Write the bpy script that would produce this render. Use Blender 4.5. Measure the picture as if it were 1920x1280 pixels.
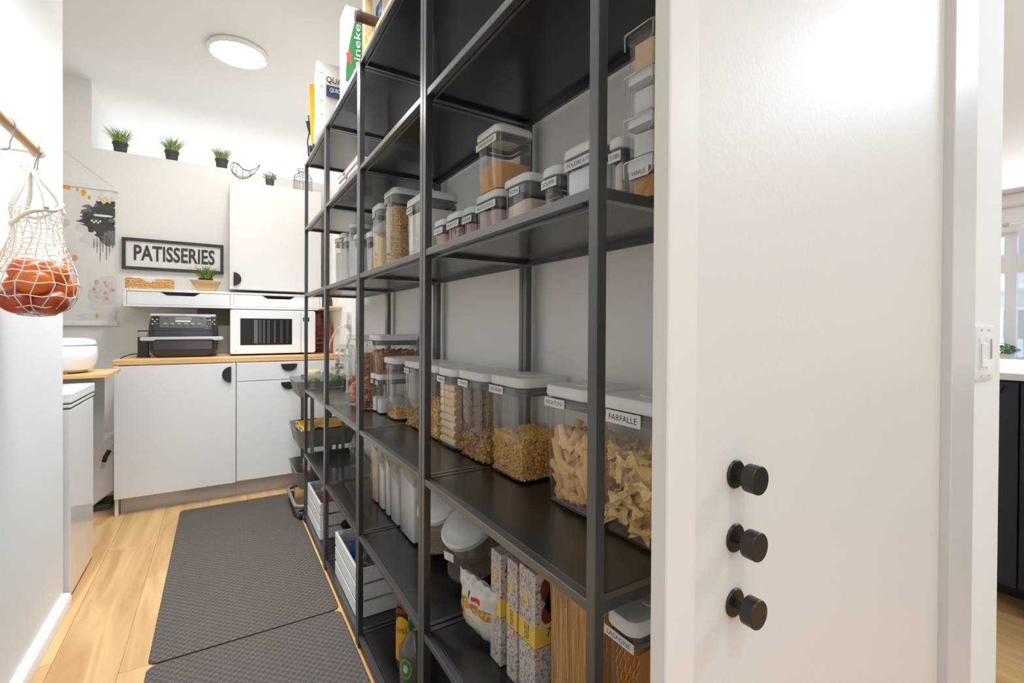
import bpy, bmesh, math, random
from math import sin, cos, pi, radians, sqrt, atan2
from mathutils import Vector, Matrix, Euler, noise
for o in list(bpy.data.objects):
    bpy.data.objects.remove(o)
SC = bpy.context.scene
COL = SC.collection
# ------------------------------------------------------------------ camera
cam = bpy.data.cameras.new('camera')
camo = bpy.data.objects.new('camera', cam)
COL.objects.link(camo)
cam.sensor_fit = 'HORIZONTAL'; cam.sensor_width = 36.0
cam.lens = 880.585 / 1920 * 36.0
cam.shift_y = -21.18 / 1920
cam.clip_start = 0.02; cam.clip_end = 200
def cam_matrix(yaw, pitch, roll, loc):
    f = Vector((sin(yaw) * cos(pitch), cos(yaw) * cos(pitch), -sin(pitch)))
    r = Vector((cos(yaw), -sin(yaw), 0)); d = f.cross(r)
    r2 = r * cos(roll) + d * sin(roll); d2 = d * cos(roll) - r * sin(roll)
    m = Matrix((( r2.x, -d2.x, -f.x, loc[0]), (r2.y, -d2.y, -f.y, loc[1]), (r2.z, -d2.z, -f.z, loc[2]), (0, 0, 0, 1)))
    return m
camo.matrix_world = cam_matrix(radians(31.90657), radians(.39268), radians(-.33306), (0, 0, 1.10))
SC.camera = camo
# ------------------------------------------------------------------ world, lights, exposure
SC.view_settings.view_transform = 'Standard'
SC.view_settings.look = 'None'
SC.view_settings.gamma = 1.0
SC.view_settings.use_curve_mapping = False
SC.view_settings.exposure = 0.85
try:
    SC.cycles.transparent_max_bounces = 40
    SC.cycles.max_bounces = 10
    SC.cycles.diffuse_bounces = 6
except Exception:
    pass
w = bpy.data.worlds.new('world'); SC.world = w; w.use_nodes = True
bg = w.node_tree.nodes['Background']
bg.inputs[0].default_value = (0.55, 0.74, 1.0, 1); bg.inputs[1].default_value = 1.6
def area(name, loc, rot, sx, sy, power, color=(1, 1, 1), disc=False, spread=180):
    l = bpy.data.lights.new(name, 'AREA'); l.shape = 'DISK' if disc else 'RECTANGLE'
    l.size = sx
    if not disc: l.size_y = sy
    l.energy = power; l.color = color; l.spread = radians(spread)
    o = bpy.data.objects.new(name, l); COL.objects.link(o); o.location = loc; o.rotation_euler = rot
    return o
WARM = (.84, .92, 1.0); COOL = (.84, .925, 1.0); HALL = (.76, .88, 1.0)
area('hall_ceiling_lamp', (0.30, -0.80, 2.66), (0, 0, 0), .14, .14, 3.5, WARM, True)
area('hall_overhead_fill', (0.1, -1.6, 2.68), (0, 0, 0), 1.2, 1.8, 3.4, HALL, False, 140)  # unseen fill light added over the hall, not a fixture
area('hall_end_fill', (0.1, -2.9, 1.5), (radians(90), 0, 0), 1.2, 1.9, 8.2, HALL)  # added fill light behind the camera, no window is built there
area('pantry_overhead_fill', (.12, 2.20, 2.69), (0, 0, 0), .3, 1.6, 17, COOL, False, 100)  # added overhead fill for the pantry, besides the round ceiling light
area('pantry_aimed_fill', (0.0, .42, 2.60), (radians(58), 0, 0), .5, .25, 1.3, COOL, False, 80)  # unseen fill added and aimed at the back wall and shelf fronts
area('far_room_daylight', (0.0, 6.2, 1.7), (radians(-105), 0, 0), 2.6, 1.6, 24, COOL)
area('kitchen_daylight', (7.7, 0.8, 1.7), (radians(90), 0, radians(90)), 2.6, 1.6, 30, COOL)
area('kitchen_fill', (3.2, -0.6, 2.66), (0, 0, 0), 1.2, 1.2, 32, HALL)  # unseen fill light added to brighten the enclosed kitchen

# ------------------------------------------------------------------ materials
MATS = {}
def nt(m): return m.node_tree.nodes, m.node_tree.links
def pm(name, col, rough=.5, metal=0, spec=.5, emis=None, es=0, bump=None, var=0, coat=0, trans=0):
    if name in MATS: return MATS[name]
    m = bpy.data.materials.new(name); m.use_nodes = True; n, l = nt(m)
    b = n['Principled BSDF']
    c = tuple(((x / 255) / 12.92 if x / 255 <= .04045 else ((x / 255 + .055) / 1.055) ** 2.4) for x in col) + (1,)
    b.inputs['Base Color'].default_value = c
    b.inputs['Roughness'].default_value = rough; b.inputs['Metallic'].default_value = metal
    b.inputs['Specular IOR Level'].default_value = spec
    b.inputs['Coat Weight'].default_value = coat
    b.inputs['Transmission Weight'].default_value = trans
    if emis:
        b.inputs['Emission Color'].default_value = tuple(emis) + (1,); b.inputs['Emission Strength'].default_value = es
    tc = n.new('ShaderNodeTexCoord')
    if bump:
        nz = n.new('ShaderNodeTexNoise'); nz.inputs['Scale'].default_value = bump[0]; nz.inputs['Detail'].default_value = 4
        bp = n.new('ShaderNodeBump'); bp.inputs['Strength'].default_value = bump[1]; bp.inputs['Distance'].default_value = .002
        l.new(tc.outputs['Object'], nz.inputs['Vector']); l.new(nz.outputs['Fac'], bp.inputs['Height']); l.new(bp.outputs[0], b.inputs['Normal'])
    if var:
        nz = n.new('ShaderNodeTexNoise'); nz.inputs['Scale'].default_value = var[0]; nz.inputs['Detail'].default_value = 3
        l.new(tc.outputs['Object'], nz.inputs['Vector'])
        mr = n.new('ShaderNodeMapRange'); mr.inputs[1].default_value = .3; mr.inputs[2].default_value = .7
        mr.inputs[3].default_value = 1 - var[1]; mr.inputs[4].default_value = 1 + var[1]
        l.new(nz.outputs['Fac'], mr.inputs[0])
        mx = n.new('ShaderNodeMix'); mx.data_type = 'RGBA'; mx.blend_type = 'MULTIPLY'; mx.inputs[0].default_value = 1
        mx.inputs[6].default_value = c; l.new(mr.outputs[0], mx.inputs[7]); l.new(mx.outputs[2], b.inputs['Base Color'])
    MATS[name] = m
    return m
def lin(col): return tuple(((x / 255) / 12.92 if x / 255 <= .04045 else ((x / 255 + .055) / 1.055) ** 2.4) for x in col) + (1,)
def clear(name, tint=(.97, .97, .97), base=.05, rough=.03, milk=0.0):
    if name in MATS: return MATS[name]
    m = bpy.data.materials.new(name); m.use_nodes = True; n, l = nt(m); n.clear()
    out = n.new('ShaderNodeOutputMaterial'); tr = n.new('ShaderNodeBsdfTransparent'); tr.inputs[0].default_value = tint + (1,)
    gl = n.new('ShaderNodeBsdfGlossy'); gl.inputs['Roughness'].default_value = rough; gl.inputs[0].default_value = (1, 1, 1, 1)
    lw = n.new('ShaderNodeLayerWeight'); lw.inputs[0].default_value = .5
    pw = n.new('ShaderNodeMath'); pw.operation = 'POWER'; pw.inputs[1].default_value = 3.5; l.new(lw.outputs['Facing'], pw.inputs[0])
    ma = n.new('ShaderNodeMath'); ma.operation = 'MULTIPLY_ADD'; ma.inputs[1].default_value = .75; ma.inputs[2].default_value = base
    l.new(pw.outputs[0], ma.inputs[0])
    mx = n.new('ShaderNodeMixShader'); l.new(ma.outputs[0], mx.inputs[0]); l.new(tr.outputs[0], mx.inputs[1]); l.new(gl.outputs[0], mx.inputs[2])
    last = mx
    if milk:
        df = n.new('ShaderNodeBsdfDiffuse'); df.inputs[0].default_value = (.85, .85, .85, 1)
        m2 = n.new('ShaderNodeMixShader'); m2.inputs[0].default_value = milk
        l.new(mx.outputs[0], m2.inputs[1]); l.new(df.outputs[0], m2.inputs[2]); last = m2
    l.new(last.outputs[0], out.inputs[0])
    MATS[name] = m
    return m
def woodmat(name, c1, c2, rough=.4, scale=(1.2, 14, 14), axis='Y', rnd=.06, bump=.15):
    if name in MATS: return MATS[name]
    m = bpy.data.materials.new(name); m.use_nodes = True; n, l = nt(m); b = n['Principled BSDF']
    tc = n.new('ShaderNodeTexCoord'); mp = n.new('ShaderNodeMapping')
    s = {'X': (scale[0], scale[1], scale[2]), 'Y': (scale[1], scale[0], scale[2]), 'Z': (scale[1], scale[2], scale[0])}[axis]
    mp.inputs['Scale'].default_value = s
    oi = n.new('ShaderNodeObjectInfo')
    cb = n.new('ShaderNodeCombineXYZ'); mu = n.new('ShaderNodeMath'); mu.operation = 'MULTIPLY'; mu.inputs[1].default_value = 37
    l.new(oi.outputs['Random'], mu.inputs[0]); l.new(mu.outputs[0], cb.inputs[0]); l.new(mu.outputs[0], cb.inputs[1]); l.new(mu.outputs[0], cb.inputs[2])
    l.new(cb.outputs[0], mp.inputs['Location'])
    l.new(tc.outputs['Object'], mp.inputs[0])
    nz = n.new('ShaderNodeTexNoise'); nz.inputs['Scale'].default_value = 1.0; nz.inputs['Detail'].default_value = 6; nz.inputs['Distortion'].default_value = 1.2
    l.new(mp.outputs[0], nz.inputs['Vector'])
    cr = n.new('ShaderNodeValToRGB'); cr.color_ramp.elements[0].color = lin(c1); cr.color_ramp.elements[1].color = lin(c2)
    cr.color_ramp.elements[0].position = .34; cr.color_ramp.elements[1].position = .62
    l.new(nz.outputs['Fac'], cr.inputs[0])
    hs = n.new('ShaderNodeHueSaturation')
    mr = n.new('ShaderNodeMapRange'); mr.inputs[3].default_value = 1 - rnd; mr.inputs[4].default_value = 1 + rnd
    l.new(oi.outputs['Random'], mr.inputs[0]); l.new(mr.outputs[0], hs.inputs['Value']); l.new(cr.outputs[0], hs.inputs['Color'])
    l.new(hs.outputs[0], b.inputs['Base Color'])
    bp = n.new('ShaderNodeBump'); bp.inputs['Strength'].default_value = bump; bp.inputs['Distance'].default_value = .001
    l.new(nz.outputs['Fac'], bp.inputs['Height']); l.new(bp.outputs[0], b.inputs['Normal'])
    b.inputs['Roughness'].default_value = rough
    MATS[name] = m
    return m
def speckle(name, cols, scale=300, rough=.7, bump=.5):
    if name in MATS: return MATS[name]
    m = bpy.data.materials.new(name); m.use_nodes = True; n, l = nt(m); b = n['Principled BSDF']
    tc = n.new('ShaderNodeTexCoord'); vo = n.new('ShaderNodeTexVoronoi'); vo.inputs['Scale'].default_value = scale
    l.new(tc.outputs['Object'], vo.inputs['Vector'])
    sp = n.new('ShaderNodeSeparateColor'); l.new(vo.outputs['Color'], sp.inputs[0])
    cr = n.new('ShaderNodeValToRGB'); cr.color_ramp.interpolation = 'CONSTANT'
    while len(cr.color_ramp.elements) < len(cols): cr.color_ramp.elements.new(.5)
    for i, c in enumerate(cols):
        cr.color_ramp.elements[i].position = i / len(cols); cr.color_ramp.elements[i].color = lin(c)
    l.new(sp.outputs[0], cr.inputs[0]); l.new(cr.outputs[0], b.inputs['Base Color'])
    bp = n.new('ShaderNodeBump'); bp.inputs['Strength'].default_value = bump; bp.inputs['Distance'].default_value = .002; bp.invert = True
    l.new(vo.outputs['Distance'], bp.inputs['Height']); l.new(bp.outputs[0], b.inputs['Normal'])
    b.inputs['Roughness'].default_value = rough
    MATS[name] = m
    return m

def pmi(name, c1, c2, rough=.5, bump=None):
    if name in MATS: return MATS[name]
    m = pm(name, c1, rough, bump=bump); n, l = nt(m); b = n['Principled BSDF']
    ge = n.new('ShaderNodeNewGeometry'); oi = n.new('ShaderNodeObjectInfo'); ad = n.new('ShaderNodeMath'); ad.operation = 'ADD'
    fr = n.new('ShaderNodeMath'); fr.operation = 'FRACT'
    l.new(ge.outputs['Random Per Island'], ad.inputs[0]); l.new(oi.outputs['Random'], ad.inputs[1]); l.new(ad.outputs[0], fr.inputs[0])
    mx = n.new('ShaderNodeMix'); mx.data_type = 'RGBA'; mx.inputs[6].default_value = lin(c1); mx.inputs[7].default_value = lin(c2)
    l.new(fr.outputs[0], mx.inputs[0]); l.new(mx.outputs[2], b.inputs['Base Color'])
    return m
M = dict(
 wall=pm('wall_paint', (242, 241, 239), .75, bump=(90, .12)),
 wallg=pm('pantry_wall_paint', (248, 246, 243), .75, bump=(90, .12)),
 ceil=pm('ceiling_paint', (243, 242, 241), .85, bump=(60, .1)),
 trim=pm('white_trim', (240, 236, 231), .35, coat=.2),
 door=pm('door_paint', (232, 228, 223), .45, bump=(120, .12)),
 cab=pm('cabinet_white', (229, 226, 223), .35),
 white=pm('white_gloss', (240, 240, 239), .25, coat=.3),
 lid=pm('lid_white', (236, 236, 235), .35),
 lidg=pm('lid_grey', (196, 197, 198), .4),
 gasket=pm('gasket_grey', (112, 111, 112), .5),
 black=pm('black_plastic', (34, 32, 31), .4),
 metal=pm('shelf_metal', (25, 23, 21), .27, metal=.0, spec=.75, bump=(900, .05), coat=.95),
 knob=pm('hook_metal', (62, 58, 55), .35, metal=.6),
 chrome=pm('chrome', (215, 215, 215), .18, metal=1),
 steel=pm('brushed_steel', (200, 198, 195), .32, metal=.9),
 grey=pm('cart_grey', (126, 124, 118), .45, metal=.1),
 greyd=pm('dark_grey_metal', (84, 82, 80), .45),
 plinth=pm('plinth', (190, 186, 184), .3, metal=.3),
 sticker=pm('sticker', (238, 238, 236), .6),
 ink=pm('ink', (40, 40, 42), .6),
 sign=pm('sign_black', (62, 62, 61), .55),
 paper=pm('paper', (240, 239, 237), .8),
 pot=pm('pot_grey', (74, 72, 70), .6),
 soil=pm('soil', (50, 40, 32), .9),
 grass=pm('grass_green', (140, 182, 76), .55, var=(60, .45)),
 grassd=pm('grass_grey_green', (150, 164, 128), .55, var=(60, .4)),
 worktop=woodmat('worktop_wood', (214, 164, 104), (235, 190, 132), .38, (1.5, 22, 22), 'X', .02),
 bamboo=woodmat('bamboo', (222, 178, 112), (240, 205, 146), .4, (2, 30, 30), 'X', .03),
 plank=woodmat('floor_oak', (184, 140, 88), (210, 170, 118), .36, (1.1, 12, 12), 'Y', .07),
 crate=woodmat('whitewashed_wood', (222, 221, 219), (236, 235, 233), .7, (20, 3, 60), 'X', .03, .2),
 pine=woodmat('pine', (222, 176, 118), (240, 205, 152), .5, (2, 25, 25), 'Y', .03),
 plastic=clear('clear_plastic', (.97, .97, .97), .045, .03, .02),
 glass=clear('clear_glass', (.93, .95, .94), .07, .02),
 milky=clear('frosted_plastic', (.92, .92, .92), .06, .12, .16),
 net=pm('cotton', (236, 228, 214), .9),
 orange=pm('orange_skin', (226, 112, 34), .35, coat=.3, bump=(400, .3), var=(14, .3)),
 flour=pm('flour', (240, 234, 226), .95, bump=(60, .5)),
 sugar=pm('sugar', (243, 242, 240), .9, bump=(200, .4)),
 pasta=pmi('pasta', (222, 166, 80), (250, 210, 130), .5),
 pastal=pmi('pasta_light', (242, 198, 110), (255, 228, 156), .5),
 navy=pm('navy_paint', (36, 46, 58), .45),
 quartz=pm('quartz', (236, 235, 232), .2),
)
_b = M['metal'].node_tree.nodes['Principled BSDF']; _b.inputs['Coat Roughness'].default_value = .33; _b.inputs['Coat IOR'].default_value = 1.75; _b.inputs['Roughness'].default_value = .36
# ------------------------------------------------------------------ geometry helpers
class G:
    def __init__(s): s.v = []; s.f = []; s.mi = []; s.cur = 0
    def add(s, vs, fs):
        b = len(s.v); s.v += [tuple(p) for p in vs]; s.f += [tuple(i + b for i in f) for f in fs]; s.mi += [s.cur] * len(fs); return s
    def box(s, x0, x1, y0, y1, z0, z1):
        vs = [(x0, y0, z0), (x1, y0, z0), (x1, y1, z0), (x0, y1, z0), (x0, y0, z1), (x1, y0, z1), (x1, y1, z1), (x0, y1, z1)]
        return s.add(vs, [(0, 3, 2, 1), (4, 5, 6, 7), (0, 1, 5, 4), (1, 2, 6, 5), (2, 3, 7, 6), (3, 0, 4, 7)])
    def loft(s, rings, cap0=True, cap1=True, closed=True):
        n = len(rings[0]); vs = [p for r in rings for p in r]; fs = []
        for i in range(len(rings) - 1):
            for j in range(n if closed else n - 1):
                k = (j + 1) % n
                fs.append((i * n + j, i * n + k, (i + 1) * n + k, (i + 1) * n + j))
        if cap0: fs.append(tuple(range(n - 1, -1, -1)))
        if cap1: fs.append(tuple((len(rings) - 1) * n + j for j in range(n)))
        return s.add(vs, fs)
    def rprism(s, hx, hy, r, zs, cx=0, cy=0, n=5, cap0=True, cap1=True):
        """zs: list of (z, inset)"""
        rings = [[(cx + p[0], cy + p[1], z) for p in rrect(hx - i, hy - i, max(r - i, .0005), n)] for z, i in zs]
        return s.loft(rings, cap0, cap1)
    def lathe(s, prof, n=24, cx=0, cy=0, cap0=True, cap1=True, m=None):
        rings = [[(cx + r * cos(2 * pi * j / n), cy + r * sin(2 * pi * j / n), z) for j in range(n)] for r, z in prof]
        if m: rings = [[tuple(m @ Vector(p)) for p in q] for q in rings]
        return s.loft(rings, cap0, cap1)
    def tube(s, pts, r, n=6, cap=True, closed=False):
        pts = [Vector(p) for p in pts]; rings = []; up = Vector((0, 0, 1)); N = len(pts); prev = None
        for i, p in enumerate(pts):
            if closed: t = pts[(i + 1) % N] - pts[i - 1]
            else: t = pts[min(i + 1, N - 1)] - pts[max(i - 1, 0)]
            t.normalize()
            if prev is None:
                a = up if abs(t.z) < .9 else Vector((1, 0, 0)); u = t.cross(a).normalized()
            else:
                u = prev - t * prev.dot(t)
                u = u.normalized() if u.length > 1e-6 else t.orthogonal().normalized()
            prev = u; v = t.cross(u)
            rr = r[i] if isinstance(r, (list, tuple)) else r
            rings.append([tuple(p + (u * cos(2 * pi * j / n) + v * sin(2 * pi * j / n)) * rr) for j in range(n)])
        if closed: rings.append(rings[0]); cap = False
        return s.loft(rings, cap, cap)
    def cylm(s, p0, p1, r, n=16): return s.tube([p0, p1], r, n)
    def poly(s, pts, t, axis='y'):
        """extrude closed polygon pts (list of 3d) by vector t"""
        t = Vector(t); a = [Vector(p) for p in pts]; return s.loft([[tuple(p) for p in a], [tuple(p + t) for p in a]])
    def xf(s, m, start=0):
        for i in range(start, len(s.v)): s.v[i] = tuple(m @ Vector(s.v[i]))
        return s
    def build(s, name, mat, parent=None, loc=(0, 0, 0), smooth=0, bevel=0, bseg=1, rot=None):
        me = bpy.data.meshes.new(name); me.from_pydata(s.v, [], s.f)
        bm = bmesh.new(); bm.from_mesh(me)
        bmesh.ops.recalc_face_normals(bm, faces=bm.faces[:])
        if bevel:
            es = [e for e in bm.edges if len(e.link_faces) == 2 and e.calc_face_angle(0) > .5]
            bmesh.ops.bevel(bm, geom=es, offset=bevel, segments=bseg, affect='EDGES', clamp_overlap=True)
        bm.to_mesh(me); bm.free()
        if isinstance(mat, (list, tuple)):
            for m_ in mat: me.materials.append(m_)
            if len(me.polygons) == len(s.mi): me.polygons.foreach_set('material_index', s.mi)
        else: me.materials.append(mat)
        if smooth:
            me.polygons.foreach_set('use_smooth', [True] * len(me.polygons)); me.set_sharp_from_angle(angle=radians(smooth))
        me.update()
        o = bpy.data.objects.new(name, me); COL.objects.link(o)
        if parent: o.parent = parent
        o.location = loc
        if rot: o.rotation_euler = rot
        return o
def rrect(hx, hy, r, n=5):
    r = min(r, hx, hy); pts = []
    for cx, cy, a0 in ((hx - r, hy - r, 0), (-hx + r, hy - r, pi / 2), (-hx + r, -hy + r, pi), (hx - r, -hy + r, 3 * pi / 2)):
        for k in range(n + 1):
            a = a0 + pi / 2 * k / n; pts.append((cx + r * cos(a), cy + r * sin(a)))
    return pts
def tag(o, label=None, cat=None, group=None, kind=None):
    if label: o['label'] = label
    if cat: o['category'] = cat
    if group: o['group'] = group
    if kind: o['kind'] = kind
    return o
def empty(name, loc, label, cat, group=None, rot=(0, 0, 0)):
    o = bpy.data.objects.new(name, None); COL.objects.link(o); o.location = loc; o.rotation_euler = rot
    o.empty_display_size = .02
    return tag(o, label, cat, group)
def copy_tree(o, parent=None):
    c = o.copy(); COL.objects.link(c)
    if parent: c.parent = parent
    for ch in list(o.children): copy_tree(ch, c)
    return c
def struct(o): return tag(o, kind='structure')
_tx = {}
def text_geo(s, off=0.0):
    if (s, off) in _tx: return _tx[(s, off)]
    cu = bpy.data.curves.new('t', 'FONT'); cu.body = s; cu.extrude = 0; cu.resolution_u = 3; cu.offset = off
    o = bpy.data.objects.new('t', cu); COL.objects.link(o)
    dg = bpy.context.evaluated_depsgraph_get(); me = bpy.data.meshes.new_from_object(o.evaluated_get(dg))
    vs = [tuple(v.co) for v in me.vertices]; fs = [tuple(p.vertices) for p in me.polygons]
    bpy.data.objects.remove(o); bpy.data.meshes.remove(me)
    _tx[(s, off)] = (vs, fs); return vs, fs
AX = {'-x': ((0, -1, 0), (0, 0, 1), (-1, 0, 0)), '-y': ((1, 0, 0), (0, 0, 1), (0, -1, 0)), '+x': ((0, 1, 0), (0, 0, 1), (1, 0, 0)), 'up': ((1, 0, 0), (0, 1, 0), (0, 0, 1))}
def lettering(s, c, w, h, face, mat, parent, bold=0.0, name='lettering', rot=0, rawax=None, off=0.0):
    """flat thin letters centred at c filling w x h, facing face"""
    vs, fs = text_geo(s, off)
    xs = [v[0] for v in vs]; ys = [v[1] for v in vs]; x0, x1, y0, y1 = min(xs), max(xs), min(ys), max(ys)
    u, v, nn = [Vector(a) for a in (rawax or AX[face])]
    g = G(); c = Vector(c); pts = []
    for p in vs:
        a = ((p[0] - x0) / (x1 - x0) - .5) * w; b = ((p[1] - y0) / (y1 - y0) - .5) * h
        if rot: a, b = a * cos(rot) - b * sin(rot), a * sin(rot) + b * cos(rot)
        pts.append(c + u * a + v * b)
    g.add(pts, fs)
    o = g.build(name, mat, parent)
    if bold:
        md = o.modifiers.new('s', 'SOLIDIFY'); md.thickness = bold; md.offset = 0
    return o
def panel(c, w, h, face, t=.0006, r=0):
    u, v, nn = [Vector(a) for a in AX[face]]; c = Vector(c)
    P = rrect(w / 2, h / 2, r, 4) if r else [(w / 2, h / 2), (-w / 2, h / 2), (-w / 2, -h / 2), (w / 2, -h / 2)]
    g = G(); g.loft([[tuple(c + u * a + v * b) for a, b in P], [tuple(c + u * a + v * b + nn * t) for a, b in P]])
    return g
RND = random.Random(7)
# ------------------------------------------------------------------ structure
CZ = 2.71
def sbox(name, x0, x1, y0, y1, z0, z1, mat, bevel=0):
    cx, cy = (x0 + x1) / 2, (y0 + y1) / 2
    g = G().box(x0 - cx, x1 - cx, y0 - cy, y1 - cy, 0, z1 - z0)
    return struct(g.build(name, mat, None, (cx, cy, z0), bevel=bevel))
floor = sbox('floor', -3.2, 9.0, -3.0, 7.2, -.08, -.004, M['plank'])
def planks(X0, cols, Wd, y0, y1, L, seed):
    r = random.Random(seed); me = None
    for c in range(cols):
        y = y0 - r.random() * L
        while y < y1:
            if me is None:
                g = G().box(-Wd / 2 + .0006, Wd / 2 - .0006, -L / 2 + .0006, L / 2 - .0006, -.0035, 0)
                o = g.build('plank', M['plank'], floor, bevel=.0008); me = o.data
            else:
                o = bpy.data.objects.new('plank', me); COL.objects.link(o); o.parent = floor
            o.location = (X0 + Wd * (c + .5) - floor.location.x, y + L / 2 - floor.location.y, -floor.location.z)
            y += L
planks(-.65, 6, .19, -.2, 3.6, 1.29, 3)
planks(1.45, 9, .19, -.5, 1.1, 1.29, 5)
struct(G().box(-3.2, 9.0, -3.0, 7.2, 0, .08).build('ceiling', M['ceil'], None, (0, 0, CZ)))
# left wall (hall side), ends at the recess
sbox('wall_left', -.64, -.52, -3.0, 2.485, 0, CZ, M['wall'])
g = G(); P = [(0, 0), (.028, 0), (.028, .040), (.022, .048), (.010, .051), (0, .051)]
g.loft([[(a, y, z) for a, z in P] for y in (0, 5.47)]); struct(g.build('baseboard_left', M['trim'], None, (-.52, -3.0, 0), smooth=40))
# recess behind left wall
sbox('wall_recess_side', -1.45, -1.40, 2.3, 4.12, 0, CZ, M['wall'])
sbox('wall_recess_front', -1.40, -.64, 2.36, 2.485, 0, CZ, M['wall'])
# back wall: full height pier + half wall with open top
sbox('wall_back_pier', -1.45, -.72, 4.12, 4.25, 0, CZ, M['wall'])
sbox('wall_back_half', -.72, .80, 4.12, 4.25, 0, 2.272, M['wall'])
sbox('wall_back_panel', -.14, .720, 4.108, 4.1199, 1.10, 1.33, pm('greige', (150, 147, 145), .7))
# right wall behind shelving
sbox('wall_right', .722, .82, .40, 4.12, 0, CZ, M['wallg'])
# room beyond the half wall
sbox('wall_far_left', -.80, -.72, 4.25, 6.6, 0, CZ, M['wall'])
sbox('wall_far_right', 2.4, 2.5, 4.25, 6.6, 0, CZ, M['wall'])
sbox('wall_far_back', -.8, 2.5, 6.6, 6.7, 0, CZ, M['wall'])
sbox('wall_far_near', .80, 2.4, 4.12, 4.25, 0, CZ, M['wall'])
# hall shell behind the camera, kitchen shell
sbox('wall_hall_back', -.64, 8.2, -3.1, -3.0, 0, CZ, M['wall'])
sbox('wall_kitchen_left', .82, 8.2, 2.9, 3.0, 0, CZ, M['wall'])
# kitchen window wall at X=8 with opening y .2..2.5, z .72..2.25
WX = 8.0
sbox('wall_kitchen_window_low', WX, WX + .15, -3.0, 2.9, 0, .72, M['wall'])
sbox('wall_kitchen_window_top', WX, WX + .15, -3.0, 2.9, 2.26, CZ, M['wall'])
sbox('wall_kitchen_window_far', WX, WX + .15, 2.5, 2.9, .72, 2.26, M['wall'])
sbox('wall_kitchen_window_near', WX, WX + .15, -3.0, .2, .72, 2.26, M['wall'])
sbox('trim_1', WX - .05, WX, -.1, 2.7, 2.26, 2.36, M['trim'], .006)
sbox('trim_2', WX - .09, WX, -3, 2.9, 2.56, CZ, M['trim'], .02)
sbox('trim_3', WX - .07, WX + .02, -.1, 2.7, .69, .73, M['trim'], .005)
win = struct(empty('window_1', (WX + .06, 1.35, .72), 'x', 'x')); del win['label']; del win['category']
fr = G()
for a in (.2, 1.0, 1.62, 2.45): fr.box(-.04, .04, a - 1.35 - .05, a - 1.35 + .05, 0, 1.54)
fr.build('window_frame', M['trim'], win)
for z0, z1 in ((0.001, .06), (1.06, 1.28), (1.50, 1.539)): G().box(-.036, .036, -1.15, 1.15, z0, z1).build('window_rail', M['trim'], win)
for a, b in ((.25, .95), (1.05, 1.57), (1.67, 2.40)):
    for z0, z1 in ((.06, 1.06), (1.28, 1.50)):
        G().box(-.003, .003, a - 1.35, b - 1.35, z0, z1).build('pane', clear('window_glass', (.97, .98, .99), .03), win)
# front wall: white sliding door leaf with casing, wall with switch
DY = .315
sbox('door_1', .404, 1.123, DY, DY + .034, 0, 2.45, M['door'], .001)
sbox('wall_over_door', .404, 1.123, DY + .004, DY + .034, 2.45, CZ, M['wall'])
sbox('trim_4', .3605, .404, DY - .016, DY + .004, 0, 2.50, M['trim'], .0015)
sbox('trim_5', 1.123, 1.246, DY - .016, DY + .03, 0, 2.50, pm('trim_cool', (216, 213, 211), .4), .0015)
sbox('wall_front', 1.13, 1.465, DY - .004, DY + .09, 0, CZ, M['wall'])
# ------------------------------------------------------------------ shelving
XF, XB = .402, .700
Y0S, PITCH, UW = .445, .6010, .5985
LV = [2.003, 1.645, 1.279, .747, .387, .045]
PT = .0170
unit_labels = ['black metal shelving unit nearest the white door, pasta canisters on it',
               'black metal shelving unit second from the door, with clear pitchers low down',
               'black metal shelving unit third from the door, with white canisters high up',
               'black metal shelving unit at the far end beside the trolley']
def make_unit():
    W = UW; D = XB - XF
    root = empty('shelving_unit', (XF, Y0S, 0), unit_labels[0], 'shelving', 'black metal shelving units along the wall')
    for px in (0, D - PT):
        for py in (0, W - PT):
            G().box(0, PT, 0, PT, 0, LV[0]).build('post', M['metal'], root, (px, py, 0), bevel=.0012)
    for z in LV:
        t = .0155
        g = G()
        g.box(PT * .0 + .0015, .0165, PT, W - PT, -t, 0); g.box(D - .0165, D - .0015, PT, W - PT, -t, 0)
        g.box(PT, D - PT, .0015, .0165, -t, 0); g.box(PT, D - PT, W - .0165, W - .0015, -t, 0)
        f = g.build('shelf_frame', M['metal'], root, (0, 0, z), bevel=.0010)
        p = G().box(.0185, D - .0185, .0185, W - .0185, -.006, -.0012); p.build('shelf_panel', pm('shelf_panel_metal', (24, 21, 19), .33, coat=.35, spec=.7, bump=(900, .05)), root, (0, 0, z), bevel=.0008)
        if z > .1:
            b = G(); b.box(.0170, .0200, PT, W - PT, -.022, -.006); b.box(D - .020, D - .017, PT, W - PT, -.022, -.006)
            b.build('support_lip', M['metal'], root, (0, 0, z))
            for sy in (.035, W - .035):
                G().lathe([(.004, -.0172), (.004, -.0155)], 8).build('screw', M['black'], root, (.009, sy, z))
    return root
unit0 = make_unit()
for i in range(1, 4):
    c = copy_tree(unit0); c.location.y = Y0S + PITCH * i; c['label'] = unit_labels[i]
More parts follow.
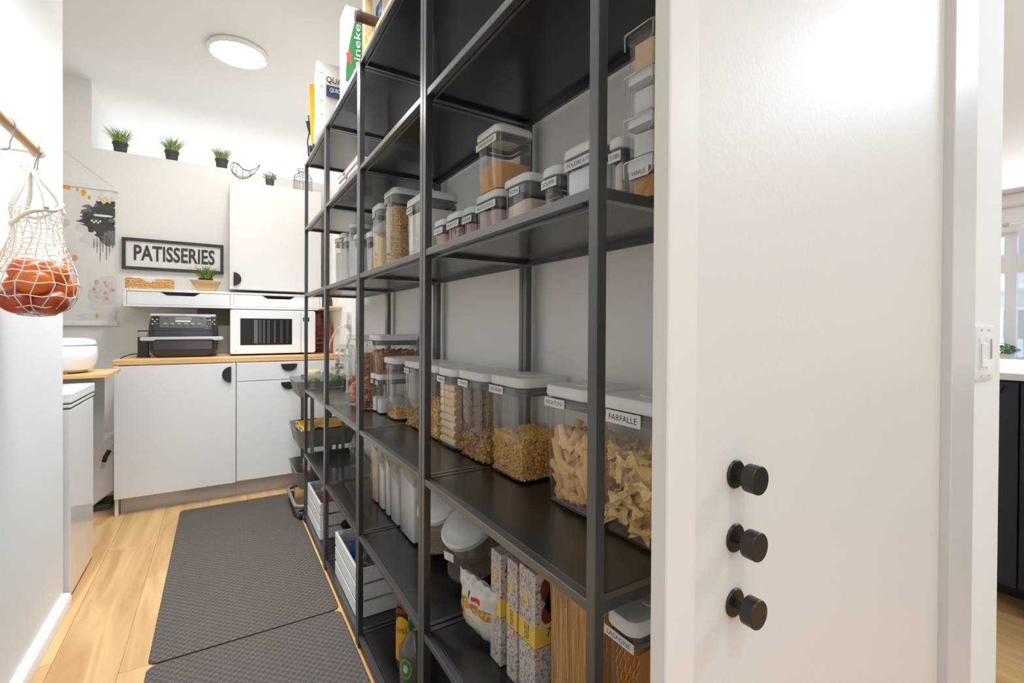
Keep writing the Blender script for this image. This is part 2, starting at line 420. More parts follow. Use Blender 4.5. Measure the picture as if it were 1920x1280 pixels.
# ------------------------------------------------------------------ mats
def matweave():
    m = bpy.data.materials.new('woven_mat'); m.use_nodes = True; n, l = nt(m); b = n['Principled BSDF']
    tc = n.new('ShaderNodeTexCoord'); sx = n.new('ShaderNodeSeparateXYZ'); l.new(tc.outputs['Object'], sx.inputs[0])
    def math_(op, a, b_=None, c=None):
        q = n.new('ShaderNodeMath'); q.operation = op
        for i, v in enumerate((a, b_, c)):
            if v is None: continue
            if isinstance(v, (int, float)): q.inputs[i].default_value = v
            else: l.new(v, q.inputs[i])
        return q.outputs[0]
    X, Y = sx.outputs[0], sx.outputs[1]
    # basket blocks 26 mm x 13 mm, every other one with light dashes
    row = math_('FLOOR', math_('DIVIDE', Y, .0135)); colx = math_('DIVIDE', X, .026)
    off = math_('MULTIPLY', math_('MODULO', math_('ABSOLUTE', row), 2), .5)
    blk = math_('FRACT', math_('ADD', colx, off))
    inb = math_('LESS_THAN', blk, .52)
    lines = math_('GREATER_THAN', math_('SINE', math_('MULTIPLY', Y, 2 * pi / .0045)), .15)
    dash = math_('GREATER_THAN', math_('SINE', math_('MULTIPLY', math_('ADD', X, math_('MULTIPLY', math_('FLOOR', math_('DIVIDE', Y, .0045)), .0031)), 2 * pi / .0062)), -.35)
    nz = n.new('ShaderNodeTexNoise'); nz.inputs['Scale'].default_value = 9; l.new(tc.outputs['Object'], nz.inputs[0])
    fac = math_('MULTIPLY', math_('MULTIPLY', lines, dash), math_('MULTIPLY_ADD', inb, .75, .16))
    mx = n.new('ShaderNodeMix'); mx.data_type = 'RGBA'; mx.inputs[6].default_value = lin((58, 49, 44)); mx.inputs[7].default_value = lin((144, 131, 120))
    l.new(fac, mx.inputs[0]); l.new(mx.outputs[2], b.inputs['Base Color']); b.inputs['Roughness'].default_value = .6
    bp = n.new('ShaderNodeBump'); bp.inputs['Strength'].default_value = .5; bp.inputs['Distance'].default_value = .001
    l.new(fac, bp.inputs['Height']); l.new(bp.outputs[0], b.inputs['Normal'])
    return m
MW = matweave()
for (y0, y1, lab) in ((1.892, 3.372, 'taupe woven kitchen mat ending at the white cabinets'), (.40, 1.882, 'taupe woven kitchen mat nearest the camera')):
    hx = .2965; cy = (y0 + y1) / 2
    g = G().rprism(hx, (y1 - y0) / 2, .028, [(0, 0), (.005, 0), (.008, .004), (.008, .0045)], n=8)
    tag(g.build('floor_mat', MW, None, (.1005, cy, 0), smooth=30), lab, 'mat', 'woven mats laid end to end')
# ------------------------------------------------------------------ back cabinets
CF = 3.48
def halfmoon(parent, c, r, ang, mat=None, name='handle'):
    """half disc handle on -y face; ang = direction of the round side"""
    g = G(); P = [(r * cos(ang - pi / 2 + pi * k / 16), r * sin(ang - pi / 2 + pi * k / 16)) for k in range(17)]
    g.loft([[(c[0] + a, c[1], c[2] + b) for a, b in P], [(c[0] + a, c[1] - .012, c[2] + b) for a, b in P]])
    return g.build(name, mat or M['black'], parent, bevel=.0015)
def base_cab(x0, x1, label, drawer):
    root = empty('base_cabinet', ((x0 + x1) / 2, CF, 0), label, 'cabinet', 'white base cabinets under the wooden worktop')
    hw = (x1 - x0) / 2; D = .60
    g = G(); g.box(-hw, -hw + .016, .0, D, 0, .866) if not drawer else g.box(-hw, -hw + .016, .0, D, .10, .866)
    g.box(hw - .016, hw, .0, D, .10, .866); g.box(-hw + .016, hw - .016, 0.02, D, .10, .116); g.box(-hw + .016, hw - .016, D - .01, D, .1, .866); g.box(-hw + .016, hw - .016, .02, D, .85, .866)
    g.build('body', M['cab'], root, bevel=.001)
    G().box(-hw + (.0 if drawer else .02), hw, .045, .06, 0, .098).build('plinth', M['plinth'], root)
    if drawer:
        d = G().box(-hw + .002, hw - .002, -.019, -.001, .743, .860).build('drawer', M['cab'], root, bevel=.0012)
        halfmoon(d, (.0, -.019, .846), .049, -pi / 2)
        d = G().box(-hw + .002, hw - .002, -.019, -.001, .106, .739).build('door', M['cab'], root, bevel=.0012)
        halfmoon(d, (.0, -.019, .725), .049, -pi / 2)
    else:
        d = G().box(-hw + .0, hw - .002, -.019, -.001, .100, .860).build('door', M['cab'], root, bevel=.0012)
        halfmoon(d, (hw - .026, -.019, .790), .050, pi)
    return root
base_cab(-.510, .089, 'white base cabinet with one wide door, left under the worktop', False)
base_cab(.091, .700, 'white base cabinet with drawer over door, half hidden by the trolley', True)
tag(G().box(-.616, .616, -.325, .325, 0, .030).build('worktop', M['worktop'], None, (.096, 3.795, .867), bevel=.002),
    'light wooden worktop on the white base cabinets', 'worktop')
# floating drawer shelf
def drawer_shelf():
    root = empty('wall_shelf', (.0745, 3.97, 1.218), 'long white floating shelf with two slim drawers above the worktop', 'shelf')
    W, D, H = 1.19, .28, .116
    g = G(); h = W / 2; fy = -.13
    g.box(-h, h, fy, fy + D, 0, .014); g.box(-h, h, fy, fy + D, H - .016, H)
    for a, b in ((-h, -h + .016), (-.011, .011), (h - .016, h)): g.box(a, b, fy, fy + D, .014, H - .016)
    g.build('body', M['white'], root, bevel=.0012)
    for s, (a, b) in enumerate(((-h + .018, -.013), (.013, h - .018))):
        z0, z1 = .016, H - .018; c = (a + b) / 2
        prof = [(a, z0), (b, z0), (b, z1), (c + .11, z1), (c + .075, z1 - .022), (c - .075, z1 - .022), (c - .11, z1), (a, z1)]
        gg = G(); gg.poly([(x, fy + .003, z) for x, z in prof], (0, .012, 0))
        gg.box(a + .004, a + .012, fy + .015, fy + .25, z0, z1 - .024); gg.box(b - .012, b - .004, fy + .015, fy + .25, z0, z1 - .024)
        gg.box(a + .004, b - .004, fy + .24, fy + .25, z0, z1 - .024); gg.box(a + .004, b - .004, fy + .015, fy + .25, z0, z0 + .005)
        gg.build('drawer', M['white'], root)
    return root
drawer_shelf()
# wall cabinet
root = empty('wall_cabinet', (.358, 3.97, 1.352), 'white wall cabinet with one door and black half-moon handle', 'cabinet')
g = G().box(-.300, .300, -.13, .145, 0, .764); g.build('body', M['cab'], root, bevel=.001)
d = G().box(-.299, .299, -.150, -.132, .002, .762).build('door', M['cab'], root, bevel=.0015)
halfmoon(d, (-.276, -.150, .073), .047, 0)
# switch on the front wall, its place on the wall plane
sw = empty('light_switch', (1.345, DY - .004, 1.052), 'white two-gang light switch plate on the wall by the kitchen', 'switch')
panel((0, 0, 0), .112, .112, '-y', .004, .004).build('plate', M['white'], sw, bevel=.0008)
for dx in (-.023, .023):
    panel((dx, -.004, 0), .034, .066, '-y', .002, .002).build('rocker' if dx < 0 else 'dimmer', M['white'], sw)
panel((-.023, -.006, -.004), .026, .05, '-y', .004, .002).build('paddle', M['white'], sw, bevel=.001)
panel((.030, -.006, .008), .008, .042, '-y', .001, .002).build('slider_slot', pm('slot_grey', (170, 168, 168), .5), sw)
for dx in (-.023, .023):
    for dz in (-.047, .047): panel((dx, -.004, dz), .005, .005, '-y', .001, .0024).build('screw', M['lidg'], sw)
# three door knobs / hooks
for i, z in enumerate((.936, .864, .791)):
    r = empty('wall_hook', (.4935, DY, z), ['top', 'middle', 'lowest'][i] + ' black round knob hook of three on the white door', 'hook', 'three black knob hooks on the white door')
    mm = Matrix.Rotation(pi / 2, 4, 'X')
    G().lathe([(.0155, 0), (.0163, .0012), (.0150, .0028)], 28, m=mm).build('base_plate', M['knob'], r, smooth=30)
    G().lathe([(.0055, .0028), (.0048, .009), (.0055, .0155)], 20, m=mm).build('stem', M['knob'], r, smooth=50)
    G().lathe([(.0150, .0155), (.0155, .0160), (.0157, .0285), (.0150, .0296)], 32, m=mm).build('knob', M['knob'], r, smooth=30)
# ceiling light
cl = empty('ceiling_light', (.091, 3.20, CZ), 'round flat white ceiling light, switched on', 'ceiling light')
G().lathe([(.135, 0), (.155, -.004), (.160, -.020), (.150, -.028), (.140, -.029)], 48, cap0=False, cap1=False).build('rim', M['white'], cl, smooth=40)
G().lathe([(.141, -.0285), (.10, -.031), (.0, -.032)], 48, cap0=False, cap1=False).build('diffuser', pm('lamp_glow', (255, 255, 255), .5, emis=(1, .97, .93), es=34), cl, smooth=60)
# ------------------------------------------------------------------ fillings
def fill_mass(hx, hy, r, z0, z1, mat, name, parent_loc, label, cat, bump=.004, tilt=0, group=None, seed=1, kind='stuff'):
    """rounded block of loose food with an uneven top"""
    g = G(); rg = []
    n = 5
    for z in (z0, z0 + (z1 - z0) * .33, z0 + (z1 - z0) * .66, z1):
        t = (z - z0) / (z1 - z0)
        rg.append([(x, y, z0 + (z1 - z0) * t + (tilt * (y / hy) + bump * noise.noise(Vector((x * 60 + seed, y * 60, 0)))) * t) for x, y in rrect(hx, hy, r, n)])
    for s in (.7, .35, .05):
        rg.append([(x * s, y * s, z1 + tilt * (y * s / hy) + bump * 1.3 * noise.noise(Vector((x * s * 60 + seed, y * s * 60, 0))) + bump * .8 * (1 - s)) for x, y in rrect(hx, hy, r, n)])
    g.loft(rg)
    o = g.build(name, mat, None, parent_loc, smooth=50)
    return tag(o, label, cat, group, kind)
def shell_points(hx, hy, z0, z1, n, rnd, inset):
    """points close to the -x, -y, +y faces and the top of the block"""
    out = []
    ax = 2 * hy * (z1 - z0); ay = 2 * hx * (z1 - z0); at = 4 * hx * hy
    tot = ax + ay + ay * .3 + at
    for _ in range(n):
        q = rnd.random() * tot; i = inset * (1 + 1.3 * rnd.random())
        y = rnd.uniform(-hy + inset, hy - inset); x = rnd.uniform(-hx + inset, hx - inset); z = rnd.uniform(z0 + inset, z1)
        if q < ax: x = -hx + i
        elif q < ax + ay: y = -hy + i
        elif q < ax + ay * 1.3: y = hy - i
        else: z = z1 + rnd.uniform(-.3, .7) * inset
        out.append(Vector((x, y, z)))
    return out
def unit_elbow():
    g = G(); g.tube([(.004 * cos(a), .004 * sin(a), 0) for a in [k * pi * 1.05 / 6 for k in range(7)]], .0021, 6); return g
def unit_ring():
    g = G(); g.tube([(.0052 * cos(a), .0052 * sin(a), 0) for a in [k * 2 * pi / 9 for k in range(9)]], .0021, 5, closed=True); return g
def unit_spiral():
    g = G(); rings = []
    for k in range(15):
        a = k * .62; z = (k - 7) * .0022
        rings.append([(.0042 * cos(a), .0042 * sin(a), z), (.0012 * cos(a + 1.57), .0012 * sin(a + 1.57), z), (-.0042 * cos(a), -.0042 * sin(a), z), (-.0012 * cos(a + 1.57), -.0012 * sin(a + 1.57), z)])
    g.loft(rings); return g
def unit_shell():
    g = G(); g.lathe([(.001, -.006), (.005, -.003), (.006, .001), (.0035, .005), (.0008, .007)], 7); return g
def unit_chip():
    g = G(); g.lathe([(.001, -.0025), (.007, -.002), (.008, 0), (.006, .0025), (.001, .003)], 8); return g
def unit_tube(r=.0062, L=.04, n=10):
    g = G(); ro = []; 
    prof = [(r, -L / 2), (r, -L / 4), (r, 0), (r, L / 4), (r, L / 2), (r * .78, L / 2), (r * .78, L / 2 - .012)]
    g.lathe(prof, n, cap0=True, cap1=True); return g
def scatter(unit, pts, rnd, name, mat, loc, label, cat, group=None, s=(.85, 1.15), flat=0):
    g = G(); u = unit()
    for p in pts:
        e = Euler((rnd.uniform(-flat, flat) if flat else rnd.uniform(0, 6.28), rnd.uniform(-flat, flat) if flat else rnd.uniform(0, 6.28), rnd.uniform(0, 6.28)))
        m = Matrix.Translation(p) @ e.to_matrix().to_4x4() @ Matrix.Scale(rnd.uniform(*s), 4)
        g.add([m @ Vector(v) for v in u.v], u.f)
    o = g.build(name, mat, None, loc, smooth=60)
    return tag(o, label, cat, group, 'stuff')
# ------------------------------------------------------------------ canister
def canister(xf, xb, y0, y1, z, h, label, text=None, lidmat=None, r=.026, group=None, lidh=.022, gask=True, tw=None, mat=None, taper=.004, name='canister', lw=.060, lh=.017, ly=None):
    """pop-top storage canister: clear body, white lid, grey seal, sticker"""
    cx, cy, hx, hy = (xf + xb) / 2, (y0 + y1) / 2, (xb - xf) / 2, (y1 - y0) / 2
    r = min(r, hx * .6, hy * .6)
    root = empty(name, (cx, cy, z), label, 'canister', group)
    lz = h - lidh
    mt = mat or M['plastic']
    bh = [(.003, taper + .004), (.0, taper + .009), (.0, hx * .5)][::-1]
    b = G(); b.rprism(hx - .003, hy - .003, r, [(.0008, taper + .010), (.004, taper + .002), (h * .3, taper * .5), (lz - .004, 0)], cap1=False)
    b.build('body', mt, root, smooth=50)
    G().rprism(hx - .005, hy - .005, r, [(.001, taper + .011), (.006, taper + .004)], n=4).build('base', mt, root, smooth=50)
    lm = lidmat or M['lid']
    l = G(); l.rprism(hx, hy, r + .002, [(lz, .0015), (lz + .003, 0), (h - .004, .0005), (h - .0008, .003), (h, .007), (h - .0012, hx * .30), (h - .0012, hx * .31)], n=7)
    l.build('lid', lm, root, smooth=40)
    bt = min(hx, hy) * .42
    G().lathe([(bt * .93, h - .0014), (bt, h - .0013), (bt * .98, h + .0006), (bt * .6, h + .0010)], 24).build('button', lm, root, smooth=30)
    if gask:
        s = G(); s.rprism(hx - .0042, hy - .0042, r, [(lz - .020, 0), (lz - .018, -.0006), (lz - .0125, -.0006), (lz - .012, 0)], cap0=False, cap1=False)
        s.rprism(hx - .0075, hy - .0075, r, [(lz - .0118, 0), (lz - .0005, 0)], cap0=False, cap1=False)
        s.build('seal', M['gasket'], root, smooth=40)
    if text:
        yy = (hy - r * .5 - lw / 2) if ly is None else ly
        c = (-hx + .0022, yy, lz - .013)
        st = panel(c, lw, lh, '-x', .0012).build('sticker', M['sticker'], root)
        lettering(text, (c[0] - .0014, c[1], c[2]), lw * .80, lh * .48, '-x', M['ink'], st)
    root['_h'] = h
    return root, (cx, cy, z), (hx - .0085, hy - .0085, max(r - .006, .004))
GA = 'large pasta canisters on the waist-high shelf'
R3 = LV[3]; R2 = LV[2]; R4 = LV[4]; R5 = LV[5]
rnd = random.Random(11)
# ---- individual pasta pieces
def drop_pieces(mesh_builder, n, box, name, label, group, cat, mat, rnd, dims):
    x0, x1, y0, y1, z0, z1 = box
    hxm, hym, hzm = dims
    first = mesh_builder(); me = None
    placed = []
    tries = 0
    while len(placed) < n and tries < n * 60:
        tries += 1
        e = Euler((rnd.uniform(0, 6.28), rnd.gauss(0, .5), rnd.uniform(0, 6.28)))
        R_ = e.to_matrix()
        ex = [abs(R_[i][0]) * hxm + abs(R_[i][1]) * hym + abs(R_[i][2]) * hzm for i in range(3)]
        mode = rnd.random()
        if x1 - x0 < 2 * ex[0] or y1 - y0 < 2 * ex[1]: continue
        px = rnd.uniform(x0 + ex[0], x1 - ex[0]); py = rnd.uniform(y0 + ex[1], y1 - ex[1])
        if mode < .50: px = x0 + ex[0] + abs(rnd.gauss(0, .002))
        elif mode < .80: py = y0 + ex[1] + abs(rnd.gauss(0, .002))
        zt = z1 + .012 * noise.noise(Vector((px * 25, py * 25, 3)))
        zz = rnd.uniform(z0 + ex[2] * .9, zt)
        if mode > .86: zz = zt - rnd.uniform(0, .008)
        p = Vector((px, py, zz))
        ax = R_ @ Vector((0, 0, 1))
        ok = True
        for q, a in placed:
            d = (p - q).length
            if d < hym * 1.75 or (d < hzm * .9 and rnd.random() < .25): ok = False; break
        if not ok: continue
        placed.append((p, ax))
        if me is None:
            o = first.build(name, mat, None, smooth=50); me = o.data
        else:
            o = bpy.data.objects.new(name, me); COL.objects.link(o)
        o.location = p; o.rotation_euler = e
        tag(o, label, cat, group)
    return len(placed)
def farfalle_unit():
    g = G(); L, Wd = .023, .0170; rows = []
    nu, nv = 9, 7
    for i in range(nu):
        u = -1 + 2 * i / (nu - 1); au = abs(u)
        hw = Wd * (.22 + .78 * au ** .8)
        row = []
        for j in range(nv):
            v = -1 + 2 * j / (nv - 1)
            zz = .0042 * cos(v * pi) * (1 - au * .75) + .0028 * sin(v * 7) * au * (1 if u > 0 else -1)
            xx = u * L + (.0011 * (1 if j % 2 else -1) if i in (0, nu - 1) else 0)
            row.append((xx, v * hw, zz))
        rows.append(row)
    vs = [p for r_ in rows for p in r_]; vs2 = [(x, y, z - .0013) for x, y, z in vs]; N = nu * nv; fs = []
    for i in range(nu - 1):
        for j in range(nv - 1):
            a = i * nv + j; fs.append((a, a + 1, a + nv + 1, a + nv)); fs.append((N + a, N + a + nv, N + a + nv + 1, N + a + 1))
    for i in range(nu - 1):
        a = i * nv; fs.append((a, a + nv, N + a + nv, N + a)); a = i * nv + nv - 1; fs.append((a, N + a, N + a + nv, a + nv))
    for j in range(nv - 1):
        a = j; fs.append((a, N + a, N + a + 1, a + 1)); a = (nu - 1) * nv + j; fs.append((a, a + 1, N + a + 1, N + a))
    g.add(vs + vs2, fs); return g
# 1 farfalle
_, c, b = canister(.562, .712, .472, .622, R3, .238, 'large clear canister labelled FARFALLE, nearest the white door', 'FARFALLE', group=GA, lw=.078, lh=.021, ly=.012)
drop_pieces(farfalle_unit, 190, (c[0] - b[0], c[0] + b[0], c[1] - b[1], c[1] + b[1], R3 + .008, R3 + .135), 'farfalle', 'yellow bow-tie pasta piece in the canister by the white door', 'bow-tie pasta pieces', 'pasta', M['pastal'], rnd, (.022, .0125, .004))
fill_mass(b[0] - .03, b[1] - .03, .01, .01, .11, M['pasta'], 'pasta_heap', c, 'inner heap of bow-tie pasta behind the bow-tie pieces', 'pasta', .01)
# 2 rigatoni
_, c, b = canister(.562, .708, .640, .787, R3, .238, 'large clear canister labelled RIGATONI, beside the front shelf post', 'RIGATONI', group=GA, lw=.064, lh=.017, ly=.032)
drop_pieces(lambda: unit_tube(.0088, .048, 12), 150, (c[0] - b[0], c[0] + b[0], c[1] - b[1], c[1] + b[1], R3 + .008, R3 + .135), 'rigatoni', 'tan tube pasta piece in the canister behind the front post', 'large tube pasta pieces', 'pasta', pmi('rigatoni', (236, 188, 118), (250, 216, 150), .5), rnd, (.0088, .0088, .024))
fill_mass(b[0] - .03, b[1] - .03, .01, .01, .11, M['pasta'], 'pasta_heap', c, 'inner heap of tube pasta behind the tube pieces', 'pasta', .01)
# 3 macaroni
_, c, b = canister(.563, .706, .866, 1.020, R3, .238, 'large clear canister labelled MACARONI, third pasta canister from the door', 'MACARONI', group=GA, lw=.066, lh=.018, ly=.036)
fill_mass(b[0] - .006, b[1] - .006, b[2], .006, .092, pm('macaroni_core', (196, 144, 70), .7), 'macaroni_heap', c, 'small elbow macaroni heap, inner part in the third canister', 'pasta', .004)
scatter(unit_elbow, shell_points(b[0], b[1], .004, .096, 1500, rnd, .0045), rnd, 'macaroni', M['pasta'], c, 'small elbow macaroni filling the third canister from the door', 'pasta')
# 4 shells in brownish canister
_, c, b = canister(.560, .704, 1.034, 1.196, R3, .235, 'large clear canister with rose and yellow pasta at its bottom, left of MACARONI', 'COQUILLES', group=GA, lw=.060, ly=.040)
fill_mass(b[0] - .006, b[1] - .006, b[2], .006, .050, pm('shell_core', (196, 150, 84), .7), 'shell_heap', c, 'inner part of the small pasta heap left of the macaroni', 'pasta', .004, tilt=-.008)
scatter(unit_spiral, shell_points(b[0], b[1], .004, .056, 420, rnd, .006), rnd, 'short_pasta', speckle('short_mix', [(226, 180, 100), (232, 190, 120), (214, 150, 110), (222, 176, 90)], 40, .5, 0), c, 'short yellow and rose pasta left of the macaroni', 'pasta')
# 5 cannelloni: stacked tubes lying across
_, c, b = canister(.556, .702, 1.206, 1.326, R3, .232, 'large clear canister of stacked thick pale pasta tubes', 'CANNELLONI', group=GA, lw=.056, ly=.028)
k = 0; me = None
for zi in range(8):
    for xi in range(4):
        L = b[1] * 1.9; rr = .0118
        x = c[0] - b[0] + rr + .001 + xi * (2 * b[0] - 2 * rr - .002) / 3; z = R3 + .006 + rr + zi * .0225
        if me is None:
            o = unit_tube(rr, L, 16).build('cannelloni', pm('cannelloni', (242, 214, 176), .6), None, smooth=50); me = o.data
        else:
            o = bpy.data.objects.new('cannelloni', me); COL.objects.link(o)
        o.location = (x, c[1], z); o.rotation_euler = (pi / 2, 0, rnd.uniform(-.03, .03))
        tag(o, 'thick pale pasta tube lying in the stack of tubes', 'pasta', 'thick pale pasta tubes')
# 6 hidden behind the post pair
_, c, b = canister(.560, .704, 1.336, 1.484, R3, .232, 'large clear canister of yellow twists behind the double post', 'TORTI', group=GA, ly=.030)
fill_mass(b[0] - .006, b[1] - .006, b[2], .006, .105, M['pasta'], 'twist_heap', c, 'inner heap of yellow twist pasta behind the double post', 'pasta', .004)
scatter(unit_spiral, shell_points(b[0], b[1], .004, .108, 500, rnd, .006), rnd, 'twist_pasta', M['pastal'], c, 'yellow twist pasta behind the double post', 'pasta')
# 7 fusilli
_, c, b = canister(.562, .704, 1.500, 1.652, R3, .232, 'large clear canister labelled FUSILLI, just left of the double post', 'FUSILLI', group=GA, lw=.050, ly=.038)
fill_mass(b[0] - .006, b[1] - .006, b[2], .006, .040, M['pasta'], 'twist_heap', c, 'inner heap of pasta just left of the double post', 'pasta', .004, tilt=-.01)
scatter(unit_spiral, shell_points(b[0], b[1], .004, .044, 330, rnd, .006), rnd, 'twist_pasta', speckle('twist_mix', [(226, 180, 100), (232, 196, 140), (212, 160, 120)], 40, .5, 0), c, 'twist pasta left of the double post', 'pasta')
# 8 tall
_, c, b = canister(.545, .690, 1.700, 1.842, R3, .234, 'clear canister with a little pasta, standing before the stacked pair', None, group=GA)
fill_mass(b[0] - .006, b[1] - .006, b[2], .006, .026, M['pasta'], 'penne_heap', c, 'inner heap of pasta before the stacked pair', 'pasta', .004, tilt=-.01)
scatter(lambda: unit_tube(.0032, .024, 7), shell_points(b[0], b[1], .004, .030, 170, rnd, .008), rnd, 'short_tube_pasta', M['pasta'], c, 'short tube pasta in the canister before the stacked pair', 'pasta')
# 9,10 small pair with a big one on top
GB = 'small lower canisters of the stacked pair'
for (y0, y1, lb, mt) in ((1.862, 1.922, 'small lower canister of white rice, right one under the big cookie canister', M['sugar']), (1.930, 1.990, 'small lower canister of pale oats, left one under the big cookie canister', M['flour'])):
    _, c, b = canister(.535, .680, y0, y1, R3, .160, lb, 'RIZ' if y0 < 1.9 else 'ORZO', group=GB, r=.02, lw=.036, lh=.014, ly=0)
    fill_mass(b[0], b[1], b[2], .006, .058, mt, 'rice', c, ('white rice' if y0 < 1.9 else 'pale barley') + ' inside the small canister under the cookies', 'grain')
_, c, b = canister(.528, .706, 1.858, 1.995, R3 + .160, .158, 'wide clear canister of brown cookies stacked on two small ones', 'BISCUITS', group=None, lw=.055, ly=.03)
fill_mass(b[0] - .006, b[1] - .006, b[2], .006, .085, pm('cookie_core', (150, 104, 72), .8), 'cookie_heap', c, 'inner heap of brown cookies in the top canister', 'cookies', .006)
scatter(unit_chip, shell_points(b[0], b[1], .004, .088, 260, rnd, .007), rnd, 'cookies', speckle('cookie', [(168, 118, 82), (190, 142, 104), (146, 98, 66), (205, 160, 120)], 60, .8, .2), c, 'brown cookies in the wide top canister', 'cookies')
# cheerios jar
def glassjar(cx, cy, z, r, h, label, lid='grey', n=8, group=None, mat=None, lidh=.022, name='glass_jar'):
    root = empty(name, (cx, cy, z), label, 'jar', group)
    prof = [(r * .90, .001), (r * .98, .006), (r, .015), (r, h * .82), (r * .96, h * .87), (r * .86, h * .90), (r * .86, h - lidh)]
    g = G(); g.lathe(prof, n, cap1=False, m=Matrix.Rotation(pi / n, 4, 'Z')); g.build('body', mat or M['glass'], root, smooth=30 if n < 12 else 60)
    if lid:
        m_ = {'grey': M['lidg'], 'white': M['lid'], 'glass': M['glass'], 'wood': M['bamboo'], 'black': M['black'], 'steel': M['steel']}[lid]
        G().lathe([(r * .90, h - lidh), (r * .97, h - lidh + .002), (r * .97, h - .004), (r * .90, h)], 28).build('lid', m_, root, smooth=35)
    return root
jr = glassjar(.552, 2.045, R3, .058, .312, 'tall jar of coloured cereal rings with a grey lid', 'grey', 24)
c = (.552, 2.045, R3)
pts = []
for _ in range(900):
    a = rnd.uniform(0, 2 * pi); rr = .058 - .006 - rnd.random() * .006
    pts.append(Vector((rr * cos(a), rr * sin(a), rnd.uniform(.008, .235))))
g = G().lathe([(.040, .006), (.044, .01), (.044, .225), (.02, .238)], 16); tag(g.build('cereal_core', pm('cereal_core', (120, 76, 44), .9), None, c), 'inner heap of cereal rings in the tall jar', 'cereal', kind='stuff')
for nm, col_, sl in (('cereal_rings', (206, 158, 82), 0), ('brown_cereal_rings', (128, 70, 42), 1), ('orange_cereal_rings', (204, 112, 52), 2)):
    scatter(unit_ring, pts[sl::3], rnd, nm, pmi(nm, tuple(int(v * .8) for v in col_), tuple(min(255, int(v * 1.18)) for v in col_), .7), c, ['golden', 'dark brown', 'orange'][sl] + ' cereal rings in the tall jar', 'cereal', 'cereal rings', s=(.9, 1.3))
# octagonal jars
glassjar(.527, 2.168, R3, .047, .315, 'tall faceted glass jar of orange crackers beside a post', 'glass', 8)
pts = [Vector((rnd.uniform(-.028, .028), rnd.uniform(-.028, .028), rnd.uniform(.012, .125))) for _ in range(110)]
scatter(unit_chip, pts, rnd, 'crackers', pm('cracker', (226, 148, 96), .7), (.527, 2.168, R3), 'orange crackers in the tall faceted glass jar', 'crackers', s=(1, 1.5))
glassjar(.590, 2.600, R3, .055, .255, 'empty faceted glass jar, nearer of two at the shelf end', 'glass', 4)
glassjar(.592, 2.735, R3, .055, .250, 'empty faceted glass jar, farther of two at the shelf end', 'glass', 4)
# ------------------------------------------------------------------ eye level shelf (L2)
GC = 'small clear canisters on the shelf above eye level'
X2 = .500
def small(y0, y1, top, label, text, fillh, mat, xb=.600, lw=None, gname='powder', z=R2, glabel='', cat='baking powder', **k):
    h = top - z
    _, c, b = canister(X2, xb, y0, y1, z, h, label, text, group=GC, r=.018, lidh=.017, lw=lw or (y1 - y0) * .8, lh=.015, ly=0, **k)
    if mat is not None:
        fill_mass(b[0], b[1], b[2], .005, min(fillh, h - .04), mat, gname, c, glabel, cat, .003, tilt=rnd.uniform(-.004, .004), seed=rnd.random() * 9)
    return c, b
brown = pm('brown_powder', (196, 160, 140), .9, bump=(90, .5))
tan = pm('tan_grain', (214, 180, 142), .9, bump=(300, .6))
small(1.150, 1.222, 1.388, 'small clear canister right of the double post, first of the row', 'SEL', .07, tan, gname='salt', glabel='tan grains in the first small canister')
small(1.052, 1.140, 1.389, 'small clear canister of brown chips, second of the row', 'PEPITES', .07, speckle('chips', [(150, 116, 96), (188, 160, 140), (120, 90, 76)], 120), gname='chips', glabel='brown chips in the second small canister')
small(.984, 1.045, 1.386, 'small clear canister of beige powder, third of the row', 'LEVURE', .085, brown, gname='yeast', glabel='beige powder in the third small canister')
small(.868, .976, 1.398, 'small clear canister under the tall GRAHAM one', 'NOIX DE COCO', .085, pm('rosy', (206, 182, 176), .9, bump=(90, .5)), lw=.09, gname='coconut', glabel='rosy powder in the canister under the graham crumbs')
c, b = small(.868, .974, 1.538, 'taller clear canister labelled CHAPELURE GRAHAM, stacked on a small one', 'CHAPELURE GRAHAM', .060, pm('graham', (226, 172, 112), .95, bump=(200, .5)), z=1.398, lw=.092, gname='graham_crumbs', glabel='orange graham crumbs in the stacked canister')
small(.752, .850, 1.402, 'wide clear canister labelled SON, beside the stacked pair', 'SON', .070, pm('bran', (230, 208, 180), .95, bump=(300, .6)), lw=.035, gname='bran', glabel='pale bran in the SON canister', xb=.606)
small(.656, .712, 1.388, 'narrow clear canister with a dark sticker band, left of POUDRE A PATE', 'SOUPIR', .045, M['sugar'], gname='white_powder', glabel='white powder in the narrow canister')
small(.540, .650, 1.402, 'clear canister labelled POUDRE A PATE left of the front post', 'POUDRE A PATE', .09, M['sugar'], lw=.088, gname='baking_powder', glabel='white baking powder left of the front post')
small(.503, .534, 1.385, 'clear canister labelled XX GREN right of the front post', 'XX GREN', .07, M['flour'], gname='fine_sugar', glabel='whitish sugar right of the front post')
